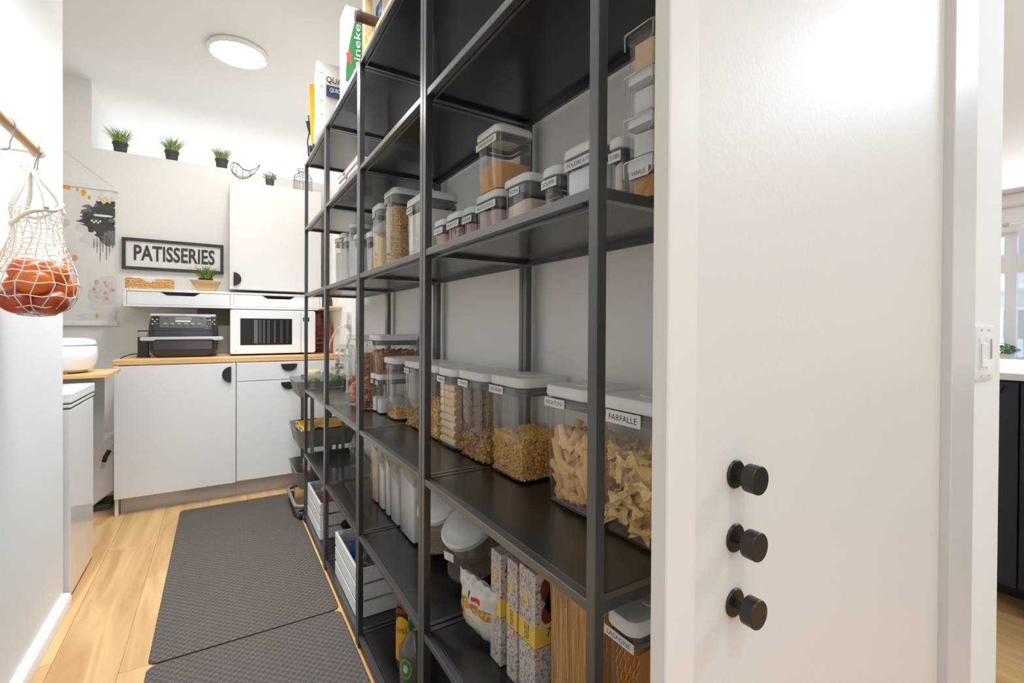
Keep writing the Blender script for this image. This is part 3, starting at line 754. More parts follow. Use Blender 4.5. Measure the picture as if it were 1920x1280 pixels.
# clip-lid box stack
for i in range(4):
    z = R2 + .0 + i * .0615
    root = empty('clip_box', (.565, .470, z), ['lowest clip-lid box of the stack beside the white door frame', 'second clip-lid box from the bottom of the stack', 'third clip-lid box from the bottom of the stack', 'topmost clip-lid box of the stack, holding pale food'][i], 'food box', 'stack of clip-lid boxes')
    G().rprism(.062, .0235, .006, [(.001, .004), (.004, .001), (.046, 0)], cap1=False).build('body', M['plastic'], root, smooth=40)
    G().rprism(.064, .0250, .007, [(.045, 0), (.056, 0), (.060, .002)]).build('lid', M['lid'] if i < 3 else M['plastic'], root, smooth=40)
    g = G(); g.tube([(-.045, -.0262, .058), (-.066, -.0262, .058), (-.0672, -.020, .058), (-.0672, .020, .058), (-.066, .0262, .058)], .0011, 6); g.tube([(-.0655, -.0262, .058), (-.0655, -.0262, .038), (-.0655, -.020, .034)], .0010, 6); g.tube([(-.0655, .0262, .058), (-.0655, .0262, .036)], .0010, 6)
    g.build('wire_clip', M['steel'], root, smooth=60)
    if i == 0:
        st = panel((-.0635, 0, .040), .036, .014, '-x', .0008).build('sticker', M['sticker'], root); lettering('VANILLE', (-.0645, 0, .040), .026, .006, '-x', M['ink'], st)
    cols = [(214, 150, 70), (226, 222, 218), (232, 230, 228), (232, 204, 160)]
    fill_mass(.056, .018, .004, .005, .036 if i != 3 else .042, pm('boxfill%d' % i, cols[i], .8, bump=(60, .6)), 'box_food', (.565, .470, z), ['orange', 'whitish', 'white', 'pale tan'][i] + ' food inside box %s of the clip-lid stack' % ['at the foot', 'second up', 'third up', 'on top'][i], 'food', .003)
# bay B of that shelf
GD = 'tall clear canisters left of the double post'
_, c, b = canister(.500, .612, 1.275, 1.456, R2, 1.495 - R2, 'wide canister of white flour just left of the double post, up high', 'FARINE', group=GD, lw=.05, ly=.05)
fill_mass(b[0], b[1], b[2], .006, .165, M['flour'], 'flour', c, 'white flour in the wide canister by the double post', 'flour')
_, c, b = canister(.500, .612, 1.566, 1.700, R2, 1.577 - R2, 'tallest canister, filled with golden bulgur grain', 'BOULGOUR', group=GD, lw=.05, ly=.02)
fill_mass(b[0], b[1], b[2], .006, .235, speckle('bulgur', [(214, 168, 96), (190, 140, 70), (228, 190, 130), (164, 116, 56), (236, 206, 150)], 420, .7, .8), 'bulgur', c, 'golden bulgur in the tallest canister', 'grain')
_, c, b = canister(.500, .600, 1.735, 1.856, R2, 1.560 - R2, 'narrow tall canister left of the bulgur, part full', 'COUSCOUS', group=GD, lw=.04, ly=.02)
fill_mass(b[0], b[1], b[2], .006, .170, pm('couscous', (234, 206, 152), .9, bump=(500, .6)), 'couscous', c, 'pale yellow couscous in the narrow canister', 'grain', tilt=.02)
_, c, b = canister(.500, .600, 1.868, 1.942, R2, 1.476 - R2, 'short canister just right of the far post, high shelf', None, group=GD)
fill_mass(b[0], b[1], b[2], .006, .13, pm('semolina', (226, 204, 180), .9, bump=(400, .5)), 'semolina', c, 'pale semolina in the short canister', 'grain')
GE = 'white-filled canisters on the far high shelf'
for i, (y0, y1, top, mt) in enumerate(((2.070, 2.150, 1.500, M['sugar']), (2.170, 2.255, 1.567, M['sugar']), (2.270, 2.345, 1.52, M['flour']), (2.360, 2.450, 1.553, M['sugar']), (2.470, 2.560, 1.546, M['sugar']))):
    _, c, b = canister(.500, .600, y0, y1, R2, top - R2, ['lowest white-filled canister, first left of the third post', 'tall white-filled canister, second left of the third post', 'white-filled canister in the middle of the five far ones', 'white-filled canister, second from the far end', 'white-filled canister at the far end of the row'][i], None, group=GE, mat=M['milky'])
    fill_mass(b[0], b[1], b[2], .006, (top - R2) * .72, mt, 'white_flour', c, ['white flour in the lowest far canister', 'white flour in the tall far canister', 'white flour in the middle far canister', 'white flour second from the far end', 'white flour in the farthest canister'][i], 'flour')
# ------------------------------------------------------------------ L4 (knee-high shelf)
GP = 'tall clear pitchers on the lower shelf'
for i, (y0, y1, top, mt, fh) in enumerate(((1.452, 1.602, .672, M['sugar'], .20), (1.612, 1.705, .672, M['sugar'], .16), (1.715, 1.775, .670, M['flour'], .20), (1.785, 1.860, .668, M['sugar'], .17), (1.872, 1.960, .665, pm('barley', (226, 192, 148), .9, bump=(200, .5)), .22))):
    lb = ['largest clear pitcher of white sugar, right end of the row', 'clear pitcher of white powder beside the largest one', 'narrow clear pitcher of white flour, middle of the row', 'clear pitcher of pale rice, second from the left', 'clear pitcher of tan grain at the left end of the row'][i]
    cx, cy, hx, hy = .578, (y0 + y1) / 2, .052, (y1 - y0) / 2
    root = empty('pitcher', (cx, cy, R4), lb, 'pitcher', GP)
    h = top - R4
    G().rprism(hx - .002, hy - .002, .014, [(.001, .012), (.006, .007), (h * .5, .003), (h - .012, 0)], cap1=False).build('body', M['milky'], root, smooth=50)
    G().rprism(hx, hy, .015, [(h - .014, 0), (h - .003, 0), (h, .003)]).build('lid', clear('lid_clear', (.9, .9, .9), .08, .2, .45), root, smooth=40)
    panel((-hx - .0002, hy * .1, h - .024), min(.028, hy), .012, '-x', .0008).build('sticker', M['sticker'], root)
    fill_mass(hx - .010, hy - .009, .010, .007, fh, mt, 'dry_food', (cx, cy, R4), ['white sugar in the largest pitcher', 'white powder in the pitcher next to the largest', 'white flour in the middle pitcher', 'pale rice in the second pitcher from left', 'tan grain in the leftmost pitcher'][i], 'dry food', .006, tilt=.012, seed=i * 3)
# clear bag of brown seeds
def blob(name, loc, rx, ry, rz, mat, label, cat, seed=0, amp=.25, f=1.6, group=None, kind=None, sub=3, flatten=True, parent=None, sharp=0):
    bm = bmesh.new(); bmesh.ops.create_icosphere(bm, subdivisions=sub, radius=1)
    for v in bm.verts:
        n_ = noise.noise(v.co * f + Vector((seed * 7.1, seed * 3.3, 0)))
        if sharp: n_ = n_ * (1 - sharp) + sharp * (abs(noise.noise(v.co * f * 2.6 + Vector((seed, 0, 0)))) * 2 - .5)
        s = 1 + amp * n_
        v.co = Vector((v.co.x * rx * s, v.co.y * ry * s, v.co.z * rz * s))
        if flatten and v.co.z < -rz * .86: v.co.z = -rz * .86
    me = bpy.data.meshes.new(name); bm.to_mesh(me); bm.free(); me.materials.append(mat)
    me.polygons.foreach_set('use_smooth', [True] * len(me.polygons))
    for v in me.vertices: v.co.z += rz * .86
    o = bpy.data.objects.new(name, me); COL.objects.link(o); o.location = loc
    if parent: o.parent = parent
    if label: tag(o, label, cat, group, kind)
    return o
bagm = clear('bag_film', (.92, .92, .92), .10, .12, .10)
o = blob('food_bag', (.60, 2.035, R4), .045, .045, .080, speckle('nuts', [(150, 104, 84), (118, 78, 62), (176, 130, 104)], 160), 'plastic bag of reddish brown nuts left of the pitchers', 'bag', 4, .2)
blob('bag_top', (0, 0, .10), .028, .030, .055, bagm, None, None, 9, .4, parent=o)
blob('bag_clip', (-.02, 0, .175), .006, .02, .006, pm('magenta', (196, 44, 110), .5), None, None, 2, .1, parent=o)
glassjar(.600, 2.44, R4, .034, .10, 'small clear tumbler on the lower shelf, nearer one', None, 10)
glassjar(.612, 2.53, R4, .034, .10, 'small clear tumbler on the lower shelf, farther one', None, 10)
# tilted seed jars
def seedjar(loc, rz, label, fillm, s=1.10):
    # egg-shaped jar lying back, mouth with lid tipped to the aisle
    root = empty('tilted_jar', loc, label, 'jar', 'tilted jars of small seeds', (0, 0, rz))
    tl = radians(-31); m = Matrix.Translation((0, 0, .078 * s)) @ Matrix.Rotation(tl, 4, 'Y')
    prof = [(.002, -.080), (.045, -.074), (.072, -.050), (.083, -.012), (.080, .030), (.066, .062), (.055, .074)]
    prof = [(a * s, b_ * s) for a, b_ in prof]
    g = G().lathe(prof, 32, cap1=False, m=m)
    # flatten the foot
    g.v = [(x, y, max(z, .001)) for x, y, z in g.v]
    g.build('body', M['plastic'], root, smooth=60)
    G().lathe([(a * s, b_ * s) for a, b_ in ((.058, .068), (.068, .070), (.070, .084), (.064, .090), (.045, .091), (.042, .0925), (.0, .0925))], 36, m=m).build('lid', M['lid'], root, smooth=35)
    c_ = m @ Vector((-.072 * s, .02 * s, .050 * s))
    g = G(); R_ = m.to_3x3() @ Matrix.Rotation(radians(-28), 3, 'Y')
    g.add([m @ Vector(p) for p in ((-.0712 * s, .030 * s, .060 * s), (-.0712 * s, -.004 * s, .060 * s), (-.0805 * s, -.004 * s, .042 * s), (-.0805 * s, .030 * s, .042 * s))], [(0, 1, 2, 3)])
    g.build('sticker', M['sticker'], root).modifiers.new('s', 'SOLIDIFY').thickness = -.0012
    gg = G(); ring = []
    N = 28
    lev = .064 * s
    prof2 = [(a * .95, b_ * .95) for a, b_ in prof[:-1]]
    gg.lathe(prof2, N, cap1=True, m=m)
    gg.v = [(x, y, min(max(z, .003), lev + .5 * x)) for x, y, z in gg.v]
    o = gg.build('seeds', fillm, None, loc, smooth=50); o.rotation_euler = (0, 0, rz)
    return tag(o, 'dark seeds at the bottom of the jar: ' + label.split(',')[0], 'seeds', 'jar seeds', 'stuff')
seedm = speckle('seeds', [(112, 92, 84), (84, 68, 62), (140, 118, 108), (98, 80, 72)], 700, .7, .6)
seedjar((.628, 1.180, R4), .30, 'tilted clear jar of dark seeds with white lid, nearer one', seedm)
seedjar((.628, 1.368, R4), .30, 'tilted clear jar of grey grain with white lid, farther one', speckle('grain2', [(128, 118, 106), (96, 86, 76), (160, 150, 136)], 500, .7, .6))
# egg-noodle boxes
marble = speckle('carton_print', [(206, 196, 192), (190, 178, 174), (216, 208, 204), (150, 136, 128), (210, 202, 198)], 230, .5, 0)
yel = pm('carton_yellow', (236, 204, 92), .5); egg = pm('egg_brown', (120, 60, 34), .4); yolk = pm('yolk_red', (196, 70, 44), .4)
for i, (y0, y1, x0, top) in enumerate(((.842, .884, .500, .622), (.782, .820, .502, .628), (.716, .770, .500, .638))):
    W_, D_ = y1 - y0, .052
    root = empty('noodle_box', (x0 + D_ / 2, (y0 + y1) / 2, R4), ['speckled pasta box with yellow band, leftmost of three', 'speckled pasta box with yellow band, middle of three', 'speckled pasta box with yellow band, rightmost beside the spaghetti'][i], 'pasta box', 'three upright pasta boxes')
    h = top - R4; a, b_ = -D_ / 2, -W_ / 2
    G().box(a, -a, b_, -b_, 0, h).build('carton', marble, root, bevel=.0008)
    G().box(a - .0004, -a + .0004, b_ - .0004, -b_ + .0004, h * .44, h * .60).build('yellow_band', yel, root)
    G().box(a - .0005, -a + .0005, b_ - .0005, -b_ + .0005, h * .436, h * .441).build('brown_line', egg, root)
    # printed eggs on the near face and a yellow oval on the aisle face
    for (cx, cz, rx, rz, mm) in ((.004, h * .86, .018, .026, egg), (.010, h * .76, .014, .020, yolk), (.004, h * .68, .016, .020, egg)):
        P = [(cx + rx * cos(q * pi / 10), cz + rz * sin(q * pi / 10)) for q in range(20)]
        P = [(max(a + .001, min(-a - .001, x)), z) for x, z in P]
        G().poly([(x, b_ - .0002, z) for x, z in P], (0, -.0003, 0)).build('printed_egg', mm, root)
    P = [(-b_ * .15 + .006 * cos(q * pi / 8), h * .78 + .013 * sin(q * pi / 8)) for q in range(16)]
    G().poly([(a - .0002, y, z) for y, z in P], (-.0003, 0, 0)).build('yellow_oval', yel, root)
    lettering('TAGLIATELLE', (a - .0007, 0, h * .52), h * .13, W_ * .30, '-x', M['ink'], root, rot=pi / 2)
    lettering('7', (.006, b_ - .0007, h * .535), .010, .016, '-y', M['ink'], root)
# spaghetti canister
_, c, b = canister(.505, .605, .566, .700, R4, .322, 'clear canister of upright spaghetti left of the front post', None, group='long pasta canisters on the lower shelf')
g = G(); rs = random.Random(5)
for k in range(520):
    q = rs.random()
    x = rs.uniform(-b[0] + .004, b[0] - .004); y = rs.uniform(-b[1] + .004, b[1] - .004)
    if q < .45: x = -b[0] + .004 + rs.random() * .004
    elif q < .7: y = -b[1] + .004 + rs.random() * .004
    tx = rs.gauss(0, .005); ty = rs.gauss(0, .009)
    cl = lambda v, m_: max(-m_ + .002, min(m_ - .002, v))
    g.tube([(x, y, .006), (cl(x + tx, b[0]), cl(y + ty, b[1]), .25 + rs.random() * .02)], .0012, 4)
tag(g.build('spaghetti', pmi('spaghetti', (180, 118, 40), (244, 200, 112), .45), None, c, smooth=60), 'upright yellow spaghetti strands left of the front post', 'pasta', kind='stuff')
# lasagne canister
_, c, b = canister(.500, .640, .470, .535, R4, .288, 'clear canister labelled LASAGNE low down beside the white door', 'LASAGNE', group='long pasta canisters on the lower shelf', r=.02, lw=.060, lh=.014, ly=0)
GL = 'flat lasagne sheets'
for k in range(6):
    g = G(); N = 26; y0 = -b[1] + .004 + k * (2 * b[1] - .008) / 5
    L_, R__ = [], []
    for i in range(N + 1):
        z = .008 + i * .225 / N; wv = .0022 * (1 if i % 2 else -1); L_.append((-b[0] + .012 + wv, y0 + .002 * sin(i * .7 + k), z)); R__.append((b[0] - .006 + wv, y0 + .002 * sin(i * .6 + k), z))
    vs = L_ + R__ + [(x, y + .0014, z) for x, y, z in L_ + R__]; M_ = N + 1; fs = []
    for i in range(N):
        fs += [(i, i + 1, M_ + i + 1, M_ + i), (2 * M_ + i, 3 * M_ + i, 3 * M_ + i + 1, 2 * M_ + i + 1), (i, 2 * M_ + i, 2 * M_ + i + 1, i + 1), (M_ + i, M_ + i + 1, 3 * M_ + i + 1, 3 * M_ + i)]
    fs += [(0, M_, 3 * M_, 2 * M_), (N, 2 * M_ + N, 3 * M_ + N, M_ + N)]
    g.add(vs, fs)
    tag(g.build('lasagne_sheet', pm('lasagne', (222, 152, 48), .45), None, c), 'amber lasagne sheet standing in the LASAGNE canister', 'pasta', GL)
# crumpled pasta bag lying
g = G(); nu, nv = 26, 20; hu, hv, T = .078, .066, .028
front, back = [], []
for i in range(nu + 1):
    u = -1 + 2 * i / nu
    for j in range(nv + 1):
        v = -1 + 2 * j / nv
        t = T * max(0, 1 - u * u) ** .55 * max(0, 1 - v * v) ** .5
        wv = .006 * noise.noise(Vector((u * 3.1, v * 3.7, 2))) + .003 * abs(noise.noise(Vector((u * 9, v * 9, 5))))
        ed = 1 - .10 * abs(sin(v * 9)) * (abs(u) > .9)
        front.append((u * hu * ed, v * hv * (1 - .12 * (1 - u * u)), t + wv)); back.append((u * hu * ed, v * hv * (1 - .12 * (1 - u * u)), -t * .8 + wv * .5))
fs = []; mi = []
N_ = (nu + 1) * (nv + 1)
for i in range(nu):
    for j in range(nv):
        a = i * (nv + 1) + j; u = -1 + 2 * (i + .5) / nu; v = -1 + 2 * (j + .5) / nv
        k = 1 if (.10 < u < .36 and v > -.8) or (v > .55 and u < .1 and u > -.9) else (2 if (.48 < u < .58 and -.3 < v < .1) else (3 if (.44 < u < .7 and .2 < v < .34) else 0))
        fs.append((a, a + nv + 1, a + nv + 2, a + 1)); mi.append(k); fs.append((N_ + a, N_ + a + 1, N_ + a + nv + 2, N_ + a + nv + 1)); mi.append(0)
g.add(front + back, fs); g.mi = mi
mtx = Matrix.Translation((.505, .915, R4 + .076)) @ Matrix(((-.18, -.30, -.937, 0), (-.28, .93, -.24, 0), (.943, .215, -.25, 0), (0, 0, 0, 1)))
mrot = mtx.to_3x3(); g.v = [tuple(mrot @ Vector(p)) for p in g.v]
mz = min(p[2] for p in g.v)
o = g.build('pasta_bag', [pm('bag_white', (226, 224, 220), .3, bump=(40, .5), coat=.3), speckle('bag_pasta', [(214, 160, 80), (190, 130, 60), (232, 184, 110)], 150, .5, .3), pm('red_print', (206, 70, 60), .5), M['ink']], None, (.500, .925, R4 - mz + .0003), smooth=60)
tag(o, 'crumpled white pasta bag leaning left of the speckled boxes', 'bag')
# ------------------------------------------------------------------ bottom shelf
def crate(loc, hx, hy, h, label):
    root = empty('wooden_crate', loc, label, 'crate', 'white wooden crates on the bottom shelf')
    t = .009; sh = (h - .018) / 3
    me = {}
    for k in range(3):
        z0 = k * (sh + .009)
        for nm, (x0, x1, y0, y1) in {'a': (-hx, -hx + t, -hy, hy), 'b': (hx - t, hx, -hy, hy), 'c': (-hx + t, hx - t, -hy, -hy + t), 'd': (-hx + t, hx - t, hy - t, hy)}.items():
            G().box(x0, x1, y0, y1, 0, sh).build('slat', M['crate'], root, (0, 0, z0), bevel=.0012)
    for sx in (-1, 1):
        for sy in (-1, 1):
            G().box(-.009, .009, -.009, .009, 0, h - .004).build('corner_post', M['crate'], root, (sx * (hx - t - .0095), sy * (hy - t - .0095), 0))
    for k in range(4):
        w_ = (2 * hx - 2 * t) / 4; G().box(0, w_ - .003, -hy + t, hy - t, .001, .008).build('bottom_slat', M['crate'], root, (-hx + t + k * w_, 0, 0))
    return root
crate((.540, 2.645, R5), .120, .192, .178, 'white wooden slatted crate at the far end, holding red and clear packs')
crate((.540, 1.905, R5), .120, .188, .178, 'white wooden slatted crate nearer the camera, holding blue and orange packs')
blob('plastic_bag', (.52, 1.985, R5 + .06), .06, .075, .065, pm('blue_film', (30, 110, 180), .3, bump=(40, .5)), 'blue plastic pack in the nearer white crate', 'bag', 2, .4, 2, sharp=.5)
blob('plastic_bag', (.58, 1.81, R5 + .06), .065, .06, .078, pm('orange_film', (240, 112, 20), .4, bump=(40, .5)), 'bright orange pack in the nearer white crate', 'bag', 6, .3, 2, sharp=.5)
blob('clear_bag', (.50, 1.87, R5 + .06), .05, .05, .06, bagm, 'clear bag between blue and orange packs in the nearer crate', 'bag', 8, .4, 2, sharp=.5)
blob('clear_box', (.53, 2.66, R5 + .09), .08, .09, .07, bagm, 'clear plastic pack on top of the far crate', 'bag', 12, .35, 2, sharp=.4)
blob('red_pack', (.50, 2.55, R5 + .09), .05, .04, .058, pm('red_film', (196, 40, 44), .4), 'red pack in the near corner of the far crate', 'bag', 14, .3)
# glass bowls between crates
r_ = empty('glass_bowl', (.56, 2.24, R5), 'round clear glass bowl between the two white crates', 'bowl')
G().lathe([(.03, 0), (.045, .002), (.075, .03), (.088, .075), (.086, .075), (.072, .032), (.03, .006)], 32, cap1=False).build('bowl', M['glass'], r_, smooth=60)
r_ = empty('glass_bowl', (.56, 2.24, R5 + .078), 'second clear bowl with black lid stacked on the glass bowl', 'bowl')
G().lathe([(.03, 0), (.06, .01), (.080, .05)], 32, cap1=False).build('bowl', M['glass'], r_, smooth=60)
G().lathe([(.084, .050), (.086, .058), (.05, .066), (.0, .070)], 32).build('lid', M['black'], r_, smooth=50)
# liquor bottles
def wraptext(s, r, z, ang, w, h, mat, parent, m=None, off=.0006, arc=0):
    vs, fs = text_geo(s); xs = [v[0] for v in vs]; ys = [v[1] for v in vs]; a0, a1, b0, b1 = min(xs), max(xs), min(ys), max(ys)
    g = G(); P = []
    for p in vs:
        u = ((p[0] - a0) / (a1 - a0) - .5); v = ((p[1] - b0) / (b1 - b0) - .5) * h + arc * (0.25 - u * u)
        th = ang + u * w / r; P.append(((r + off) * cos(th), (r + off) * sin(th), z + v))
    g.add(P, fs); return g.build('lettering', mat, parent)
def wrap_patch(r, z0, z1, a0, a1, mat, parent, name='label', off=.0003, top=0, n=14, oval=False):
    g = G(); R0 = []; 
    for i in range(n + 1):
        t = i / n; th = a0 + (a1 - a0) * t; q = (2 * t - 1)
        if oval:
            hh = sqrt(max(0, 1 - q * q)) * (z1 - z0) / 2 + .0002; zc = (z0 + z1) / 2; a, b_ = zc - hh, zc + hh
        else: a, b_ = z0, z1 - top * q * q
        R0.append([((r + off) * cos(th), (r + off) * sin(th), a), ((r + off) * cos(th), (r + off) * sin(th), b_)])
    g.loft(R0, False, False, closed=False); o = g.build(name, mat, parent, smooth=60)
    return o
AF = radians(217)
bt = empty('liquor_bottle', (.500, 1.405, R5), 'dark liquor bottle with a yellow arched label, bottom shelf', 'bottle', 'liquor bottles on the bottom shelf')
G().lathe([(.034, 0), (.037, .004), (.037, .175), (.034, .195), (.020, .215), (.016, .23), (.0155, .285), (.014, .29)], 32).build('glass_body', pm('dark_glass', (38, 22, 14), .08, coat=.5), bt, smooth=50)
G().lathe([(.0165, .262), (.0165, .30), (.015, .302)], 20).build('cap', pm('cap_red', (176, 30, 30), .4), bt, smooth=40)
wrap_patch(.037, .035, .172, AF - 1.05, AF + 1.05, pm('label_yellow', (232, 176, 32), .5), bt, top=.05)
wrap_patch(.0373, .04, .090, AF - .3, AF + .5, pm('label_amber', (220, 138, 20), .5), bt, 'label_art')
wraptext('KAHLÚA', .0376, .128, AF + .15, .060, .020, pm('label_red', (150, 26, 20), .5), bt, arc=.02)
wrap_patch(.0372, .182, .196, AF - .8, AF + .8, pm('label_red', (150, 26, 20), .5), bt, 'neck_label')
b2 = empty('liquor_bottle', (.480, 1.300, R5), 'clear bottle with green leaf neck label and oval crest, bottom shelf', 'bottle', 'liquor bottles on the bottom shelf')
G().lathe([(.036, 0), (.040, .006), (.042, .11), (.036, .135), (.018, .165), (.0145, .18), (.0145, .262)], 32).build('glass_body', pm('grey_glass', (92, 92, 88), .08, coat=.6), b2, smooth=50)
G().lathe([(.0160, .182), (.0165, .19), (.0165, .275), (.015, .278)], 20).build('neck_wrap', speckle('leafprint', [(40, 92, 52), (60, 118, 66), (170, 190, 120), (34, 76, 48)], 90, .4, 0), b2, smooth=40)
wrap_patch(.0425, .060, .118, AF - .45, AF + .45, pm('crest_green', (150, 172, 60), .5), b2, 'crest_border', oval=True)
wrap_patch(.0428, .065, .113, AF - .38, AF + .38, pm('crest_in', (86, 128, 70), .5), b2, 'crest', oval=True)
wrap_patch(.0431, .078, .100, AF - .18, AF + .18, pm('crest_c', (204, 206, 198), .5), b2, 'crest_middle', oval=True)
blob('clear_bag', (.52, .98, R5), .06, .10, .06, bagm, 'crumpled clear bag on the bottom shelf right of the double post', 'bag', 21, .5, 2.2, sharp=.6)
# ------------------------------------------------------------------ rolling trolley
def trolley():
    root = empty('rolling_trolley', (.535, 3.065, 0), 'grey three-tier rolling trolley at the far end of the shelving', 'trolley')
    hx, hy = .165, .19
    for z, h in ((.690, .090), (.400, .100), (.165, .100)):
        g = G(); R_ = []
        for zz, ins in ((0, .020), (h, 0), (h + .002, -.003), (h + .002, .001), (h, .003), (.003, .022)):
            R_.append([(x, y, zz) for x, y in rrect(hx - ins, hy - ins, .035, 6)])
        g.loft(R_, True, True)
        g.build('basket', M['grey'], root, (0, 0, z), smooth=40)
    for sx in (-.085, .085):
        for sy in (-hy + .004, hy - .004):
            G().box(-.010, .010, -.004, .004, .10, .79).build('upright', M['grey'], root, (sx, sy, 0), bevel=.001)
    g = G(); P = [(x, y, .080) for x, y in rrect(hx + .006, hy + .008, .05, 7)]; g.tube(P, .010, 8, closed=True)
    g.build('base_frame', M['grey'], root, smooth=60)
    for sx in (-1, 1):
        for sy in (-1, 1):
            c = Vector((sx * (hx - .02), sy * (hy - .01), .028))
            w_ = G().cylm((-.010, 0, 0), (.010, 0, 0), .027, 18).build('wheel', M['black'], root, c, smooth=30)
            g = G(); g.box(-.015, -.012, -.014, .014, -.002, .045); g.box(.012, .015, -.014, .014, -.002, .045); g.box(-.015, .015, -.014, .014, .042, .047)
            g.build('fork', M['chrome'], w_)
    return root
trolley()
def jar2(x, y, z, r, h, label, col, lid, group):
    root = glassjar(x, y, z, r, h, label, lid, 20, group, name='pickle_jar')
    tag(G().lathe([(r * .80, .006), (r * .9, .012), (r * .9, h * .62), (r * .5, h * .66)], 18).build('pickled_greens', pm('pickles', col, .4, var=(60, .5)), None, (x, y, z), smooth=50), 'green pickled filling of the ' + label.split(' on ')[0], 'pickles', None, 'stuff')
jar2(.478, 2.985, .695, .036, .142, 'short jar of green pickles with wooden lid on the trolley', (116, 148, 40), 'wood', 'jars on the trolley top')
jar2(.610, 2.99, .695, .040, .160, 'taller jar of green pickles with steel lid on the trolley', (104, 130, 44), 'steel', 'jars on the trolley top')
glassjar(.548, 3.02, .695, .024, .125, 'slim empty glass jar between the green jars on trolley', 'steel', 16, 'jars on the trolley top')
for i, (dz, col, nm) in enumerate(((0, (236, 236, 232), 'paper_sheet'), (.006, (226, 228, 230), 'foil_pack'), (.012, (240, 182, 20), 'yellow_envelope'))):
    g = G(); n = 10
    T = [[(-.13 + .27 * u / n, -.155 + .30 * v / n, .075 + dz + .022 * noise.noise(Vector((u * .45 + i, v * .5, i)))) for v in range(n + 1)] for u in range(n + 1)]
    vs = [p for r_ in T for p in r_]; vs += [(x, y, z - .004) for x, y, z in vs]; N = (n + 1) ** 2; fs = []
    for u in range(n):
        for v in range(n):
            a = u * (n + 1) + v; fs += [(a, a + n + 1, a + n + 2, a + 1), (N + a, N + a + 1, N + a + n + 2, N + a + n + 1)]
    g.add(vs, fs)
    tag(g.build(nm, pm(nm, col, .5), None, (.535, 3.065, .405 + (.012 if i == 2 else 0)), smooth=60), ['white papers', 'pale foil packs', 'yellow envelope on top of papers'][i] + ' in the middle trolley basket', 'papers')
tag(G().rprism(.075, .11, .02, [(0, 0), (.028, 0), (.03, .003)]).build('red_tray', pm('red_film', (196, 40, 44), .4), None, (.50, 3.03, .225)), 'red box lying in the lowest trolley basket', 'box')
tag(G().rprism(.070, .10, .02, [(0, 0), (.026, 0), (.028, .003)]).build('white_box', M['white'], None, (.505, 3.04, .2565)), 'white box on the red box in the lowest trolley basket', 'box')
# ------------------------------------------------------------------ things on top of the shelving
T0 = LV[0] + .0005
root = empty('beer_box', (.442, 1.912, T0), 'slim green and white beer carton standing on top of the shelving', 'box')
bx, by, bh = .036, .050, .320
G().box(-bx, bx, -by, by, 0, bh).build('carton', pm('carton_white', (236, 238, 234), .5), root, bevel=.002)
grn = pm('beer_green', (70, 148, 86), .45)
yf = -by - .0003
P = [(bx, .03), (bx, bh)] + [(.012 - .048 * sin(q * pi / 20), bh - (bh - .03) * q / 10) for q in range(11)]
P = [(max(-bx, min(bx, x)), z) for x, z in P]
G().poly([(x, yf, z) for x, z in P], (0, -.0003, 0)).build('green_field', grn, root)
G().box(bx - .012, bx - .001, -by - .0012, -by - .0004, .0, bh).build('green_band', pm('beer_green_band', (84, 190, 76), .45), root)
P = []
for q in range(10):
    rr = .022 if q % 2 == 0 else .010; P.append((-.024 + rr * .8 * cos(q * pi / 5 + pi / 2), .125 + rr * 1.7 * sin(q * pi / 5 + pi / 2)))
G().poly([(max(-bx, x), yf - .0005, z) for x, z in P], (0, -.0003, 0)).build('red_star', pm('star_red', (230, 96, 92), .5), root)
lettering('Heineken', (.008, yf - .0012, .165), .25, .026, '-y', M['ink'], root, rot=pi / 2, bold=.0002)
lettering('Heineken', (.0068, yf - .0018, .166), .25, .025, '-y', M['white'], root, rot=pi / 2, bold=.0002, off=.01)
# wooden wine crate
root = empty('wine_crate', (.555, 1.375, T0), 'open wooden wine crate on top of the shelving near the camera', 'crate')
for nm, a in (('bottom_rail', (-.145, -.125, -.255, .255, 0, .030)), ('bottom_rail', (.125, .145, -.255, .255, 0, .030)), ('top_rail', (-.145, -.125, -.255, .255, .20, .23)), ('top_rail', (.125, .145, -.255, .255, .20, .23)),
              ('corner_post', (-.145, -.12, .225, .255, .030, .20)), ('corner_post', (-.145, -.12, -.255, -.225, .030, .20)), ('corner_post', (.12, .145, .225, .255, .030, .20)), ('corner_post', (.12, .145, -.255, -.225, .030, .20))):
    G().box(*a).build(nm, M['pine'], root, bevel=.0015)
for k in range(6): G().box(-.120, .120, -.25 + k * .085, -.25 + k * .085 + .07, .002, .012).build('floor_slat', M['pine'], root)
for j, (yy, lb) in enumerate(((1.492, 'wine bottle lying in the wooden crate, brown capsule sticking out'), (1.300, 'second wine bottle lying in the wooden crate'))):
    w_ = empty('wine_bottle', (.51, yy, T0 + .0545), lb, 'bottle', 'wine bottles in the crate')
    mm = Matrix.Rotation(-pi / 2, 4, 'Y')
    G().lathe([(.034, -.15), (.037, -.145), (.037, .03), (.030, .055), (.0155, .080), (.0145, .15)], 28, m=mm).build('glass_body', pm('wine_glass', (28, 36, 24), .08, coat=.5), w_, smooth=50)
    G().lathe([(.0160, .085), (.0165, .13), (.0165, .142), (.0175, .143), (.0175, .153), (.016, .156)], 24, m=mm).build('capsule', pm('capsule', (96, 74, 64), .4), w_, smooth=40)
root = empty('blue_label_box', (.50, 1.575, T0 + .0125), 'white box with a blue picture standing in the wooden crate', 'box')
G().box(-.05, .05, -.038, .038, 0, .17).build('box_body', M['white'], root, bevel=.001); G().box(-.0506, -.05, -.036, .036, .085, .165).build('blue_picture', speckle('blue_pic', [(40, 60, 110), (86, 110, 160), (150, 180, 210), (30, 40, 70)], 60, .4, 0), root)
